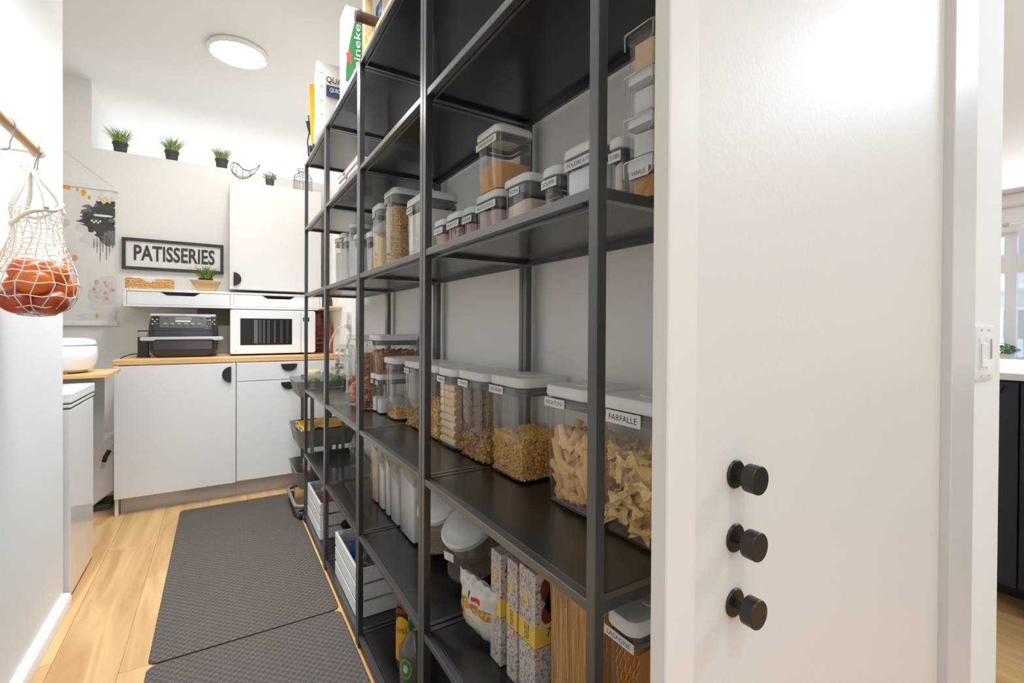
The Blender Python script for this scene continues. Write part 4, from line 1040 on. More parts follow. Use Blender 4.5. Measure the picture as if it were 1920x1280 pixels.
# oat sack
root = empty('oat_sack', (.530, 2.535, T0), 'tall cream paper sack of quick oats on top of the shelving', 'bag')
g = G(); R_ = []
for t in range(15):
    q = t / 14; z = q * .425; hy_ = .080 * (1 - .85 * max(0, (q - .70) / .30) ** 1.2) * (1 if q > .08 else .82); hx_ = .120 + .004 * sin(q * 9) - (.012 if q < .06 else 0)
    ring = rrect(hx_, hy_, min(.03, hy_), 5)
    R_.append([(x + .006 * noise.noise(Vector((x * 20, y * 14, z * 14))), y + .006 * noise.noise(Vector((x * 16, z * 16, 4))), z) for x, y in ring])
g.loft(R_); g.build('sack', pm('sack_paper', (220, 212, 200), .6, bump=(18, .8)), root, smooth=50)
nav = pm('print_navy', (70, 66, 104), .6)
Y_ = -.0875
lettering('QUAKER', (-.020, Y_, .305), .135, .034, '-y', M['ink'], root, bold=.001, off=.012)
panel((-.017, Y_ + .002, .252), .140, .056, '-y', .0014).build('purple_block', nav, root)
lettering('QUICK OATS', (-.012, Y_ - .0006, .258), .118, .024, '-y', M['paper'], root, bold=.001, off=.012)
lettering('GROS FLOCONS', (-.012, Y_ - .0006, .234), .09, .008, '-y', M['paper'], root, bold=.001) if False else None
for k in range(4): panel((-.108, Y_ + .004, .13 + k * .068), .012, .003, '-y', .0015).build('side_mark', M['ink'], root)
# yellow spatula-like strip and bags at the far end
root = empty('yellow_scoop', (.424, 2.735, T0), 'yellow plastic handle standing on top of the shelving', 'utensil')
g = G(); g.loft([[(-hw, -.004, z), (hw, -.004, z), (hw, .004, z), (-hw, .004, z)] for z, hw in ((.0, .006), (.10, .007), (.22, .012), (.40, .019))]); g.build('handle', pm('yellow_plastic', (240, 176, 20), .35), root, bevel=.001)
o = blob('coffee_bag', (.445, 2.775, T0), .036, .034, .075, pm('bag_grey', (196, 194, 190), .5, bump=(40, .5)), 'small grey and white bag at the far top corner of the shelving', 'bag', 5, .3, 2, sharp=.4)
g = G(); g.tube([(-.035, -.01, .02), (-.040, -.01, .10), (-.030, -.01, .16), (-.036, -.012, .24)], .0035, 6); g.tube([(-.036, -.01, .07), (-.01, -.03, .075), (.01, -.03, .12)], .0035, 6); g.build('strap', M['black'], o, smooth=60)
g = G(); g.poly([(-.050, -.015, .205), (-.030, -.015, .210), (-.012, -.015, .205), (-.014, -.015, .16), (-.022, -.015, .125), (-.040, -.015, .16)], (0, .004, 0)); g.build('black_flap', M['black'], o)
blob('black_pouch', (.412, 2.655, T0), .016, .02, .03, M['black'], 'small black pouch in front of the yellow handle on top', 'bag', 7, .2)
# flat boxes on the second shelf from the top
for k in range(5):
    z = LV[1] + .0005 + k * .0235
    root = empty('flat_box', (.55 + (k % 2) * .004, 2.035, z), ['lowest', 'second', 'middle', 'fourth', 'topmost'][k] + ' white flat box with red edges, of the pile high up', 'box', 'pile of flat white boxes')
    G().box(-.10, .10, -.17, .17, 0, .0225).build('box_body', M['white'], root, bevel=.001)
    G().box(-.1006, -.10, -.168, .168, .016, .020).build('red_stripe', pm('stripe_red', (176, 96, 88), .5), root)
    G().box(-.1008, -.10, -.09 + k * .03, -.05 + k * .03, .004, .012).build('dark_print', M['sign'], root)
# ------------------------------------------------------------------ counter top
WT = .8975
root = empty('air_fryer', (-.190, 3.76, WT), 'black double air fryer with grey control panel and steel handle', 'appliance')
g = G(); R_ = []
for z, hx_, f in ((.0, .135, .02), (.008, .150, .01), (.045, .178, .0), (.115, .183, .0), (.165, .183, .0), (.22, .178, .012), (.262, .172, .03), (.270, .165, .035)):
    R_.append([(x, y + f * .5, z) for x, y in rrect(hx_, .165 - f * .5, .035, 6)])
g.loft(R_); g.build('body', pm('fryer_black', (42, 41, 44), .3, coat=.2), root, smooth=40)
def slab(name, x0, x1, z0, z1, y, t, mat, parent, r=.006):
    return G().poly([(x, y, z) for x, z in [((x0 + x1) / 2 + a, (z0 + z1) / 2 + b) for a, b in rrect((x1 - x0) / 2, (z1 - z0) / 2, r, 4)]], (0, -t, 0)).build(name, mat, parent, bevel=.001)
slab('chrome_top', -.170, .170, .258, .272, -.150, .010, M['steel'], root)
cp = slab('control_panel', -.125, .118, .185, .256, -.158, .007, pm('panel_grey', (98, 97, 95), .3, coat=.4), root, .01)
slab('display', -.045, .040, .236, .250, -.165, .001, pm('display_grey', (150, 150, 148), .3), root, .002)
slab('start_button', -.045, .035, .222, .231, -.165, .002, M['white'], root, .004)
lettering('NINJA', (-.01, -.1605, .265), .034, .006, '-y', M['ink'], root)
for k in range(6): slab('button', -.095 + k * .035 - .009, -.095 + k * .035 + .009, .209, .214, -.165, .001, M['lidg'], root, .002)
for k in range(5): slab('button', -.080 + k * .035, -.080 + k * .035 + .02, .197, .2005, -.165, .0008, M['black'], root, .001)
for k in range(2):
    for s in (-1, 1): slab('button', s * .09 - .006 + k * .0, s * .09 + .006, .240, .244, -.165, .0008, M['lidg'], root, .001)
for s in (-1, 1):
    for a in range(3):
        for b in range(4): slab('printed_key', s * .149 - .014 + a * .011, s * .149 - .006 + a * .011, .190 + b * .014, .199 + b * .014, -.154, .0014, M['lidg'] if (a + b) % 2 else M['black'], root, .001)
slab('seam_line', -.180, .180, .168, .171, -.1652, .0008, M['black'], root, .001)
hd = G(); hd.poly([(a, -.185, b) for a, b in [(-.220, .118), (-.213, .106), (-.150, .106), (-.144, .113), (.150, .113), (.156, .106), (.205, .108), (.214, .118), (.205, .129), (-.213, .129)]], (0, .012, 0)); hd.box(-.17, -.15, -.175, -.160, .110, .126); hd.box(.15, .17, -.175, -.160, .110, .126)
hd.build('handle', M['steel'], root, bevel=.002)
slab('drawer_panel', -.155, .150, .050, .104, -.166, .004, pm('fryer_black2', (52, 51, 55), .25, coat=.3), root, .01)
# coffee grinder / cord
root = empty('coffee_grinder', (-.405, 3.72, WT), 'slim black grinder with clear top at the left end of the worktop', 'appliance')
G().rprism(.032, .035, .008, [(0, 0), (.010, 0), (.012, .006), (.125, .006), (.127, .008)]).build('body', M['black'], root, smooth=40)
G().rprism(.026, .028, .006, [(.127, 0), (.160, 0)]).build('hopper', M['glass'], root, smooth=40)
G().rprism(.027, .029, .006, [(.160, 0), (.168, 0)]).build('lid', M['black'], root, smooth=40)
G().rprism(.018, .018, .006, [(.128, 0), (.148, 0)]).build('hopper_core', M['lidg'], root)
g = G(); g.tube([(-.50, 3.60, WT + .003), (-.485, 3.63, WT + .012), (-.46, 3.67, WT + .022), (-.44, 3.70, WT + .022), (-.435, 3.72, WT + .02)], .0032, 6); tag(g.build('power_cord', M['black'], None, smooth=60), 'black power cord curling to the left end of the worktop', 'cord')
# microwave
root = empty('microwave', (.322, 3.80, WT), 'white microwave oven with dark window on the worktop', 'microwave')
G().rprism(.262, .170, .012, [(.010, .004), (.014, 0), (.302, 0), (.308, .006)]).build('body', M['white'], root, smooth=35)
slab('door', -.262, .166, .013, .306, -.171, .016, M['white'], root, .012)
slab('control_panel', .169, .262, .013, .306, -.171, .016, M['white'], root, .012)
slab('window', -.205, .110, .070, .250, -.187, .0012, pm('dark_window', (34, 32, 31), .25, spec=.3), root, .002)
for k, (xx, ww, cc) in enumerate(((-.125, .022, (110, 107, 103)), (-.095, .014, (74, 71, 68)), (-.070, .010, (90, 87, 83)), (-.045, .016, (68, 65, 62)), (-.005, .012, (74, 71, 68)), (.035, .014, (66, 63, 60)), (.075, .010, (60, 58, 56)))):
    slab('painted_reflection', xx, xx + ww, .082, .240, -.1882, .0006, pm('reflection_tone%d' % k, cc, .3), root, .001)  # curtain reflections painted on the dark window as grey strips
slab('display', .180, .222, .232, .262, -.187, .0012, pm('display_dark', (70, 70, 70), .2), root, .002)
lettering('LG', (-.212, -.1875, .034), .018, .010, '-y', M['lidg'], root, bold=.0005)
slab('logo_dot', -.236, -.226, .029, .039, -.187, .0008, M['lidg'], root, .005)
for sx in (-1, 1):
    for sy in (-.14, .14): G().lathe([(.012, 0), (.012, .011)], 10).build('foot', M['black'], root, (sx * .22, sy, 0))
# copper rack, boards, mitt
cop = pm('copper', (206, 138, 112), .25, metal=.9); brn = pm('brown_wood', (104, 52, 34), .45); ter = pm('terracotta', (190, 104, 66), .4)
root = empty('cooling_rack', (.632, 3.73, WT), 'copper wire rack leaning beside the microwave', 'rack')
g = G(); P0, P1 = (-.030, 0, .003), (.000, .03, .290); Q0, Q1 = (.028, 0, .003), (.055, .03, .290)
g.tube([P0, P1], .0022, 6); g.tube([Q0, Q1], .0022, 6)
for k in range(9):
    t = k / 8; g.tube([tuple(Vector(P0).lerp(Vector(P1), t)), tuple(Vector(Q0).lerp(Vector(Q1), t))], .0018, 6)
g.build('wires', cop, root, smooth=60)
root = empty('cutting_board', (.655, 3.80, WT), 'dark brown wooden board behind the copper rack', 'board')
g = G(); P = [(-.045, 0), (.055, 0), (.055, .22), (.045, .275), (.020, .300), (-.015, .300), (-.038, .27), (-.048, .20)]
g.poly([(x, .02 + z * .12, z) for x, z in P], (0, .018, 0)); g.build('board', brn, root, bevel=.004)
root = empty('cutting_board', (.683, 3.755, WT), 'terracotta coloured board with handle leaning at the wall', 'board')
g = G(); P = [(-.012, 0), (.032, 0), (.036, .12), (.030, .20), (.018, .295), (-.004, .290), (-.010, .18)]
g.poly([(x, .01 + z * .1, z) for x, z in P], (0, .015, 0)); g.build('board', ter, root, bevel=.004)
root = empty('oven_mitt', (.690, 3.70, WT), 'rounded copper brown jug in front of the boards', 'jug')
G().lathe([(.012, 0), (.022, .01), (.024, .05), (.018, .10), (.026, .15), (.027, .19), (.020, .225), (.008, .232)], 20).build('jug_body', pm('copper_jug', (196, 116, 78), .3, metal=.4), root, smooth=60); root.name = 'copper_jug'
# right wall: shelf, bottle, outlet, plug and cord
root = empty('wall_ledge', (.682, 3.70, 1.222), 'short pale wooden ledge on the right wall beyond the shelving', 'shelf')
G().box(-.040, .038, -.30, .36, 0, .014).build('board', M['bamboo'], root, bevel=.001)
G().box(.0, .038, -.29, .35, -.010, 0).build('bracket', M['white'], root)
root = empty('dark_bottle', (.680, 3.58, 1.2365), 'small dark patterned bottle on the pale wooden ledge', 'bottle')
G().lathe([(.014, 0), (.016, .004), (.015, .04), (.008, .075), (.006, .10)], 16).build('body', speckle('dark_pat', [(54, 50, 48), (92, 88, 84), (40, 38, 36)], 260, .4, .2), root, smooth=60)
root = empty('wall_outlet', (.722, 3.18, 1.135), 'white wall outlet with a grey insert beyond the shelving', 'outlet')
G().box(-.006, -.0005, -.055, .055, -.055, .055).build('plate', M['white'], root, bevel=.001); G().box(-.008, -.006, -.03, .012, -.035, .040).build('socket', M['lidg'], root, bevel=.001)
g = G(); g.tube([(.712, 3.14, 1.100), (.695, 3.15, 1.100), (.680, 3.20, 1.098), (.665, 3.28, 1.080), (.655, 3.36, 1.035), (.650, 3.44, .975), (.652, 3.50, .915), (.655, 3.53, .9015), (.66, 3.60, .9010)], .0042, 8)
c_ = g.build('appliance_cord', M['white'], None, smooth=60); tag(c_, 'thick white cord arching from the wall outlet to the worktop', 'cord')
G().box(.690, .7135, 3.115, 3.165, 1.085, 1.113).build('plug', M['lidg'], c_, bevel=.002)
# ------------------------------------------------------------------ sign, basket, potted grass
root = empty('wall_sign', (-.2695, 4.117, 1.587), 'framed white sign reading PATISSERIES above the floating shelf', 'sign')
W2, H2 = .2935, .1075
g = G(); g.box(-W2, W2, -.022, 0, -H2, -H2 + .020); g.box(-W2, W2, -.022, 0, H2 - .020, H2); g.box(-W2, -W2 + .020, -.022, 0, -H2 + .02, H2 - .02); g.box(W2 - .02, W2, -.022, 0, -H2 + .02, H2 - .02)
g.build('frame', M['sign'], root, bevel=.001)
G().box(-W2 + .018, W2 - .018, -.010, -.001, -H2 + .018, H2 - .018).build('board', M['paper'], root)
lettering('PATISSERIES', (.004, -.0125, .010), .468, .108, '-y', M['sign'], root, bold=.002, off=.022)
def grass(name, loc, rb, h, spread, n, seed, mats, parent=None):
    r = random.Random(seed); g = G()
    for k in range(n):
        a = r.uniform(0, 2 * pi); rr = rb * sqrt(r.random()); base = Vector((rr * cos(a), rr * sin(a), 0))
        ln = h * r.uniform(.6, 1.05); lean = (rr / rb) * spread * r.uniform(.5, 1.2) + r.uniform(0, .15) * spread
        d = Vector((cos(a + r.gauss(0, .4)), sin(a + r.gauss(0, .4)), 0)); sd = Vector((-d.y, d.x, 0)); w_ = .0022 * r.uniform(.7, 1.3)
        g.cur = 0 if r.random() < .5 else 1
        R_ = []
        for t, ww in ((0, 1), (.35, 1.05), (.7, .7), (1, .06)):
            p = base + Vector((0, 0, ln * t * (1 - .18 * t * lean / max(h, .01)))) + d * lean * t * t
            R_.append([tuple(p + sd * w_ * ww), tuple(p + d * w_ * .4), tuple(p - sd * w_ * ww)])
        g.loft(R_)
    o = g.build(name, mats, parent, loc, smooth=0); o['kind'] = 'stuff'; return o
def potted(x, y, z, label, seed, group, rp=.042, hp=.074, h=.108, mats=None, n=170, spread=.068):
    root = empty('potted_grass', (x, y, z), label, 'plant', group)
    G().lathe([(rp * .78, 0), (rp * .80, .002), (rp * .95, hp * .78), (rp * 1.05, hp * .80), (rp * 1.08, hp), (rp * 1.0, hp), (rp * .96, hp * .82)], 28, cap1=False).build('pot', M['pot'], root, smooth=35)
    G().lathe([(rp * .97, hp * .86), (.001, hp * .88)], 20, cap0=False).build('soil', M['soil'], root)
    grass('grass_blades', (0, 0, hp * .86), rp * .8, h, spread, n, seed, mats or [M['grassd'], M['grass']], root)
    return root
LZ = 2.2725
GG = 'potted grasses on top of the half wall'
potted(-.580, 4.170, LZ, 'potted grass at the left end of the half wall top', 1, GG)
potted(-.293, 4.170, LZ, 'potted grass in the middle of the half wall top', 2, GG)
potted(.012, 4.170, LZ, 'potted grass nearest the wire bird on the half wall top', 3, GG, h=.095)
# small leafy plant
def leafy(name, loc, rb, h, n, seed, mat, parent, leaf=.007):
    r = random.Random(seed); g = G()
    for k in range(n):
        a = r.uniform(0, 2 * pi); rr = rb * sqrt(r.random()) * 1.3; z = h * r.uniform(.15, 1) * (1.1 - .4 * rr / rb)
        p = Vector((rr * cos(a), rr * sin(a), z)); e = Euler((r.uniform(-1, 1), r.uniform(-1, 1), r.uniform(0, 6))).to_matrix(); s = leaf * r.uniform(.6, 1.2)
        q = [Vector((0, -s, 0)), Vector((s * .7, 0, s * .2)), Vector((0, s, 0)), Vector((-s * .7, 0, s * .2)), Vector((0, 0, -s * .15))]
        g.add([p + e @ v for v in q], [(0, 1, 4), (1, 2, 4), (2, 3, 4), (3, 0, 4), (0, 3, 2, 1)])
        if k % 3 == 0: g.tube([(rr * .3 * cos(a), rr * .3 * sin(a), 0), tuple(p)], .0008, 3)
    o = g.build(name, mat, parent, loc); o['kind'] = 'stuff'; return o
CT = 2.1165
root = empty('potted_herb', (.318, 3.95, CT), 'tiny grey-green leafy plant in a ribbed dark pot', 'plant')
g = G(); R_ = []
for z, r_ in ((0, .021), (.002, .022), (.070, .029), (.074, .029)):
    R_.append([((r_ + .0012 * (j % 2)) * cos(2 * pi * j / 28), (r_ + .0012 * (j % 2)) * sin(2 * pi * j / 28), z) for j in range(28)])
g.loft(R_); g.build('pot', M['pot'], root)
leafy('leaves', (0, 0, .070), .036, .065, 150, 4, pm('sage', (132, 140, 122), .6), root)
# wire bird
root = empty('wire_bird', (.150, 3.92, CT), 'open wire bird ornament on top of the wall cabinet', 'ornament')
g = G(); wr = .0016
body = [(-.085 + .0, .125), (-.075, .145), (-.055, .150), (-.035, .140), (-.010, .112), (.030, .105), (.065, .125), (.100, .165)]
belly = [(-.085, .125), (-.082, .100), (-.070, .070), (-.045, .050), (-.010, .042), (.030, .060), (.065, .095), (.100, .165)]
for ys in (-.022, -.011, 0, .011, .022):
    f = sqrt(max(0, 1 - (ys / .026) ** 2))
    top = [Vector((x, ys * sin(pi * min(1, max(0, (i) / 7))) * 1.0, z)) for i, (x, z) in enumerate(body)]
    bot = [Vector((x, ys * sin(pi * i / 7), (z - .097) * (.75 + .25 * f) + .097)) for i, (x, z) in enumerate(belly)]
    g.tube(bot, wr, 5)
    if abs(ys) < .012: g.tube(top, wr, 5)
for t in (1.5, 2.6, 4.0, 5.2):
    i = int(t); u = t - i
    A = Vector((body[i][0] * (1 - u) + body[i + 1][0] * u, 0, body[i][1] * (1 - u) + body[i + 1][1] * u)); B = Vector((belly[i][0] * (1 - u) + belly[i + 1][0] * u, 0, belly[i][1] * (1 - u) + belly[i + 1][1] * u))
    c_ = (A + B) / 2; rv = (A - B) / 2; hw = .022 * sin(pi * t / 7)
    g.tube([tuple(c_ + rv * cos(a) + Vector((0, hw * sin(a), 0))) for a in [2 * pi * k / 12 for k in range(12)]], wr, 5, closed=True)
g.tube([(-.085, 0, .125), (-.100, 0, .122)], wr, 5); g.tube([(-.030, 0, .046), (-.026, 0, .0), (-.026, -.02, .0015), (-.026, .02, .0015)], wr, 5)
g.build('wires', pm('wire_dark', (98, 96, 98), .4, metal=.4), root, smooth=60)
# wire lantern
root = empty('wire_lantern', (.545, 3.94, CT), 'wire basket lantern with a neck on top of the wall cabinet', 'ornament')
g = G(); n = 18; prof = [(.066, 0), (.066, .11), (.058, .135), (.036, .155), (.030, .165), (.040, .180)]
for j in range(n):
    a = 2 * pi * j / n; g.tube([(r_ * cos(a), r_ * sin(a), z + .002) for r_, z in prof], .0011, 4)
for r_, z in ((.066, .002), (.066, .11), (.036, .157), (.040, .182)): g.tube([(r_ * cos(2 * pi * k / 20), r_ * sin(2 * pi * k / 20), z) for k in range(20)], .0018, 5, closed=True)
g.build('wires', MATS['wire_dark'], root, smooth=60)
G().lathe([(.05, .002), (.055, .01), (.055, .075), (.05, .08)], 20).build('glass_cup', M['milky'], root, smooth=50)
# wicker basket on floating shelf
AT = 1.3345
root = empty('wicker_basket', (-.390, 3.93, AT), 'low woven wicker basket with napkins on the floating shelf', 'basket')
wick = pm('wicker', (232, 184, 116), .6, var=(90, .35))
g = G(); hx_, hy_ = .118, .075
ringpts = rrect(hx_, hy_, .012, 3)
for row in range(6):
    z = .006 + row * .0115
    L = []
    per = rrect(hx_, hy_, .012, 3); cum = []
    for i in range(len(per)):
        a, b_ = Vector(per[i] + (0,)), Vector(per[(i + 1) % len(per)] + (0,)); m_ = max(1, int((b_ - a).length / .007))
        for k in range(m_): L.append(a.lerp(b_, k / m_))
    pts = []
    for i, p in enumerate(L):
        if row >= 4 and abs(p.x) < .045 and p.y < 0: zz = z - (.0115 * (row - 3)) * cos(p.x / .045 * pi / 2)
        else: zz = z
        s = 1 + .022 * sin(i * pi / 2 + row * pi)
        pts.append((p.x * s, p.y * (1 + .03 * sin(i * pi / 2 + row * pi)), zz + .001 * sin(i * 1.7)))
    g.tube(pts, .0062, 5, closed=True)
o = g.build('weave', wick, root, smooth=60)
tag(G().rprism(.100, .055, .01, [(.0, 0), (.072, 0), (.076, .004)]).build('napkins', M['paper'], None, (-.390, 3.935, AT + .003)), 'white napkins inside the wicker basket', 'napkins')
G().rprism(.112, .069, .01, [(.0, 0), (.003, 0)]).build('base', wick, root)
# wooden bowl with grass
root = empty('planter', (-.083, 3.93, AT), 'square wooden bowl planter of grass in front of the PATISSERIES sign', 'plant')
g = G(); g.loft([[(a * h_, b_ * h_, z) for a, b_ in ((-1, -1), (1, -1), (1, 1), (-1, 1))] for z, h_ in ((0, .050), (.071, .090), (.074, .090), (.074, .083), (.05, .068))]); g.build('bowl', M['bamboo'], root, bevel=.001)
G().lathe([(.040, .045), (.044, .090), (.040, .090), (.039, .085), (.001, .085)], 24, cap1=False).build('pot', M['black'], root, smooth=40)
grass('grass_blades', (0, 0, .083), .036, .105, .075, 150, 9, [M['grass'], pm('grass_dark', (84, 108, 44), .55)], root)
# ------------------------------------------------------------------ poster
def poly_blob(cx, cz, rx, rz, seed, n=40, amp=.25, f=2):
    return [(cx + rx * cos(a) * (1 + amp * noise.noise(Vector((cos(a) * f, sin(a) * f, seed)))), cz + rz * sin(a) * (1 + amp * noise.noise(Vector((cos(a) * f + 5, sin(a) * f, seed))))) for a in [2 * pi * k / n for k in range(n)]]
root = empty('wall_poster', (-.85, 4.110, 1.10), 'abstract painted poster hanging from white bars by a string', 'poster')
G().box(-.245, .253, -.0015, 0, .012, .905).build('canvas', pm('canvas', (236, 235, 233), .8, var=(14, .03)), root)
G().box(-.26, .268, -.010, .004, .895, .922).build('top_bar', M['white'], root, bevel=.002); G().box(-.26, .268, -.010, .004, -.008, .020).build('bottom_bar', M['white'], root, bevel=.002)
g = G(); g.tube([(-.245, -.002, .915), (0.0, -.002, 1.115), (.255, -.002, .915)], .0012, 5); g.build('string', pm('string', (196, 192, 188), .8), root)
PX = lambda px: -.858 + (px - 117) * .002648 + .85
PZ = lambda py: (614 - py) * .00347 + .0
lay = [0]
def splash(px, py, rx, ry, mat, seed, amp=.25, f=2, n=40):
    lay[0] += 1; y = -.0016 - .00006 * lay[0]
    P = poly_blob(PX(px), PZ(py), rx * .002648, ry * .00347, seed, n, amp, f)
    P = [(max(-.243, min(.251, x)), z) for x, z in P]
    g = G(); g.add([(x, y, z) for x, z in P], [tuple(range(n))]); g.build('paint_mark', mat, root)
dk = pm('paint_dark', (74, 74, 74), .6, var=(30, .35)); gm = pm('paint_grey', (120, 120, 120), .6, var=(40, .3)); lg = pm('paint_haze', (224, 223, 222), .7, var=(30, .04))
gold = pm('paint_gold', (240, 178, 50), .6); pnk = pm('paint_pink', (236, 160, 150), .6); pk2 = pm('paint_pink_pale', (236, 196, 190), .7); bei = pm('paint_beige', (224, 212, 206), .7)
for s_ in ((185, 440, 40, 30, lg, 1.3), (195, 560, 30, 38, lg, 2.2), (135, 550, 14, 20, lg, 6.2), (120, 425, 10, 8, bei, 3.3), (180, 600, 40, 10, lg, 8.8)): splash(*s_, amp=.5, f=2.5, n=60)
for s_ in ((185, 405, 34, 22, gm, 4.1), (196, 395, 26, 17, dk, 5.1), (178, 420, 32, 16, dk, 6.4), (198, 435, 22, 20, dk, 7.7), (165, 412, 14, 12, dk, 1.9), (205, 448, 16, 16, gm, 9.9)): splash(*s_, amp=.55, f=4, n=80)
splash(192, 405, 20, 2.2, M['paper'], 3.1, .6, 5)
for k in range(5): splash(170 + k * 4, 416 + (k % 2) * 3, 2, 2, M['paper'], k, .1)
for k, (x, l_) in enumerate(((180, 16), (186, 26), (191, 14), (198, 24), (204, 16), (174, 10))): splash(x, 455 + l_ / 2, .7, l_, dk, k + .5, .1)
for x, y, a, b_ in ((119, 358, 4, 4), (126, 359, 4, 5), (143, 361, 3, 3), (155, 364, 5, 5), (154, 369, 3, 3), (165, 373, 3, 4)): splash(x, y, a, b_, gold, x * .1, .35, 3)
for k in range(7): splash(184 + k * 4, 371 + (k % 3) * 3, 2.6, 3.4, pm('paint_gold_pale', (242, 212, 150), .7), k * 1.7, .3)
for x, y, a, b_ in ((123, 477, 6, 5), (138, 489, 5.5, 6), (121, 498, 6, 5.5), (118, 508, 2, 4)): splash(x, y, a, b_, pnk, x * .31, .15)
rp_ = random.Random(3)
for k in range(26): splash(165 + rp_.random() * 48, 530 + rp_.random() * 38, rp_.uniform(1.5, 4), rp_.uniform(1.5, 3.5), [pk2, pnk, lg][k % 3], k * 1.1, .3)
splash(180, 597, 3, 4, gold, 3.9, .3)
# ------------------------------------------------------------------ recess left: freezer, side board, cooker, bin
root = empty('chest_freezer', (-.800, 2.72, 0), 'glossy white top-opening appliance at the end of the left wall', 'appliance')
gw = pm('gloss_white', (232, 229, 227), .12, coat=.6)
G().box(-.295, .295, -.200, .200, .012, .760).build('body', gw, root, bevel=.004)
G().box(-.295, .297, -.202, .202, .768, .780).build('rim', M['white'], root, bevel=.002)
G().box(-.300, .300, -.205, .205, .786, .826).build('lid', M['white'], root, bevel=.004)
G().box(-.29, .29, -.195, .195, .755, .790).build('gasket', M['gasket'], root)
for sx in (-1, 1):
    for sy in (-1, 1): G().lathe([(.02, 0), (.02, .013)], 10).build('foot', M['black'], root, (sx * .25, sy * .17, 0))
root = empty('side_table', (-.84, 3.12, 0), 'light wooden topped grey wall table in the recess', 'table')
g = G(); P = rrect(.385, .175, .02, 4); g.loft([[(x, y, .845) for x, y in P], [(x, y, .862) for x, y in P]]); g.build('table_top', M['worktop'], root, bevel=.001)
G().box(-.36, .320, -.15, .15, .49, .845).build('grey_box', pm('recess_grey', (140, 138, 137), .5), root, bevel=.001)
for sx in (-.34, .12):
    for sy in (-.13, .13): G().box(-.012, .012, -.012, .012, 0, .49).build('leg', M['greyd'], root, (sx, sy, 0))
root = empty('rice_cooker', (-.650, 3.11, .8625), 'round white rice cooker on the wooden side table', 'appliance')
G().lathe([(.085, .012), (.110, .018), (.126, .05), (.130, .09), (.126, .128), (.120, .134), (.119, .137), (.126, .139), (.120, .158), (.085, .170), (.0, .172)], 44).build('body', M['white'], root, smooth=40)
G().lathe([(.072, .002), (.088, .006), (.088, .014)], 32).build('base_ring', M['lidg'], root, smooth=50)
for a in (0.2, 1.8, 3.4, 5.0): G().lathe([(.010, 0), (.010, .010)], 8).build('foot', pm('foot_pink', (214, 180, 160), .5), root, (.08 * cos(a), .08 * sin(a), 0))
a = radians(-103); cc = Vector((.1285 * cos(a), .1285 * sin(a), .088)); nn = Vector((cos(a), sin(a), 0))
G().tube([tuple(cc - nn * .004), tuple(cc + nn * .003)], .017, 20).build('button', M['white'], root, smooth=40); G().tube([tuple(cc + nn * .002), tuple(cc + nn * .0035)], .013, 20).build('button_ring', M['lidg'], root, smooth=40)
lettering('COOKER', (.03 * cos(a), -.1315, .118), .05, .005, '-y', M['lidg'], root) if False else None
root = empty('waste_bin', (-.70, 3.72, 0), 'white tilted waste bin with black handle left of the base cabinet', 'bin')
g = G(); P = [(-.12, .13), (-.10, .38), (.14, .43), (.17, .40), (.17, .12), (.06, .03), (-.05, .05)]
g.poly([(x, -.12, z) for x, z in P], (0, .24, 0)); g.build('body', M['cab'], root, bevel=.006)
g = G(); g.tube([(.150, -.125, .36), (.135, -.145, .33), (.128, -.145, .30)], .011, 8); g.build('handle', M['black'], root, smooth=50)
g = G(); g.box(-.09, .15, -.09, .09, 0, .035); g.build('base', M['greyd'], root, bevel=.003)
# ------------------------------------------------------------------ hook rail and net bag
root = empty('hook_rail', (-.440, .90, 1.588), 'light wooden rod with white brackets on the left wall', 'rail')
G().cylm((0, -1.0, 0), (0, .955, 0), .0125, 20).build('rod', M['pine'], root, smooth=40)
for yy in (-.5, .945):
    g = G(); g.tube([(.0155 * cos(a), yy, .0155 * sin(a)) for a in [2 * pi * k / 20 for k in range(20)]], .0038, 8, closed=True); g.cylm((-.015, yy, -.0), (-.0795, yy, -.0), .007, 12); g.cylm((-.074, yy, 0), (-.080, yy, 0), .030, 24)
    g.build('bracket', M['white'], root, smooth=50)
def shook(y, tilt, label):
    o = empty('s_hook', (-.440, y, 1.588), label, 'hook', 's-shaped hooks on the wooden rod', (0, 0, tilt))
    g = G(); P = [(.0 + .0155 * cos(a), 0, .0155 * sin(a)) for a in [radians(200 - k * 22) for k in range(11)]]
    P = [(x, 0, z) for x, _, z in P] + [(.010, 0, -.030), (.006, 0, -.045)]
    P += [(-.008 + .014 * cos(a), 0, -.052 + .014 * sin(a)) for a in [radians(10 - k * 22) for k in range(9)]]
    g.tube(P, .0019, 8); g.build('wire', M['chrome'], o, smooth=60)
shook(1.62, .5, 'wire hook nearest the frame edge on the wooden rod'); shook(1.800, .2, 'wire hook holding the net bag'); shook(1.835, -.9, 'free wire hook right of the net bag, near the rod end')
root = empty('net_bag', (-.428, 1.795, 1.125), 'white cotton net bag of orange fruit on the wall rod', 'bag')
prof = [(.004, .0), (.040, .004), (.066, .022), (.082, .050), (.087, .085), (.083, .115), (.074, .145), (.064, .175), (.055, .205), (.050, .235), (.050, .262), (.053, .285)]
def wx(x): return max(x, -.086)
g = G(); NM = 18
for j in range(NM):
    a = 2 * pi * j / NM; g.tube([(wx(r_ * cos(a + .12 * sin(i * 1.3 + j))), r_ * sin(a + .12 * sin(i * 1.3 + j)), z + .004 * sin(j * 2.1 + i)) for i, (r_, z) in enumerate(prof)], .0015, 5)
for i, (r_, z) in enumerate(prof[1:]):
    g.tube([(wx(r_ * cos(2 * pi * k / 36)), r_ * sin(2 * pi * k / 36), z + .003 * sin(k * 1.4 + i)) for k in range(36)], .0014, 4, closed=True)
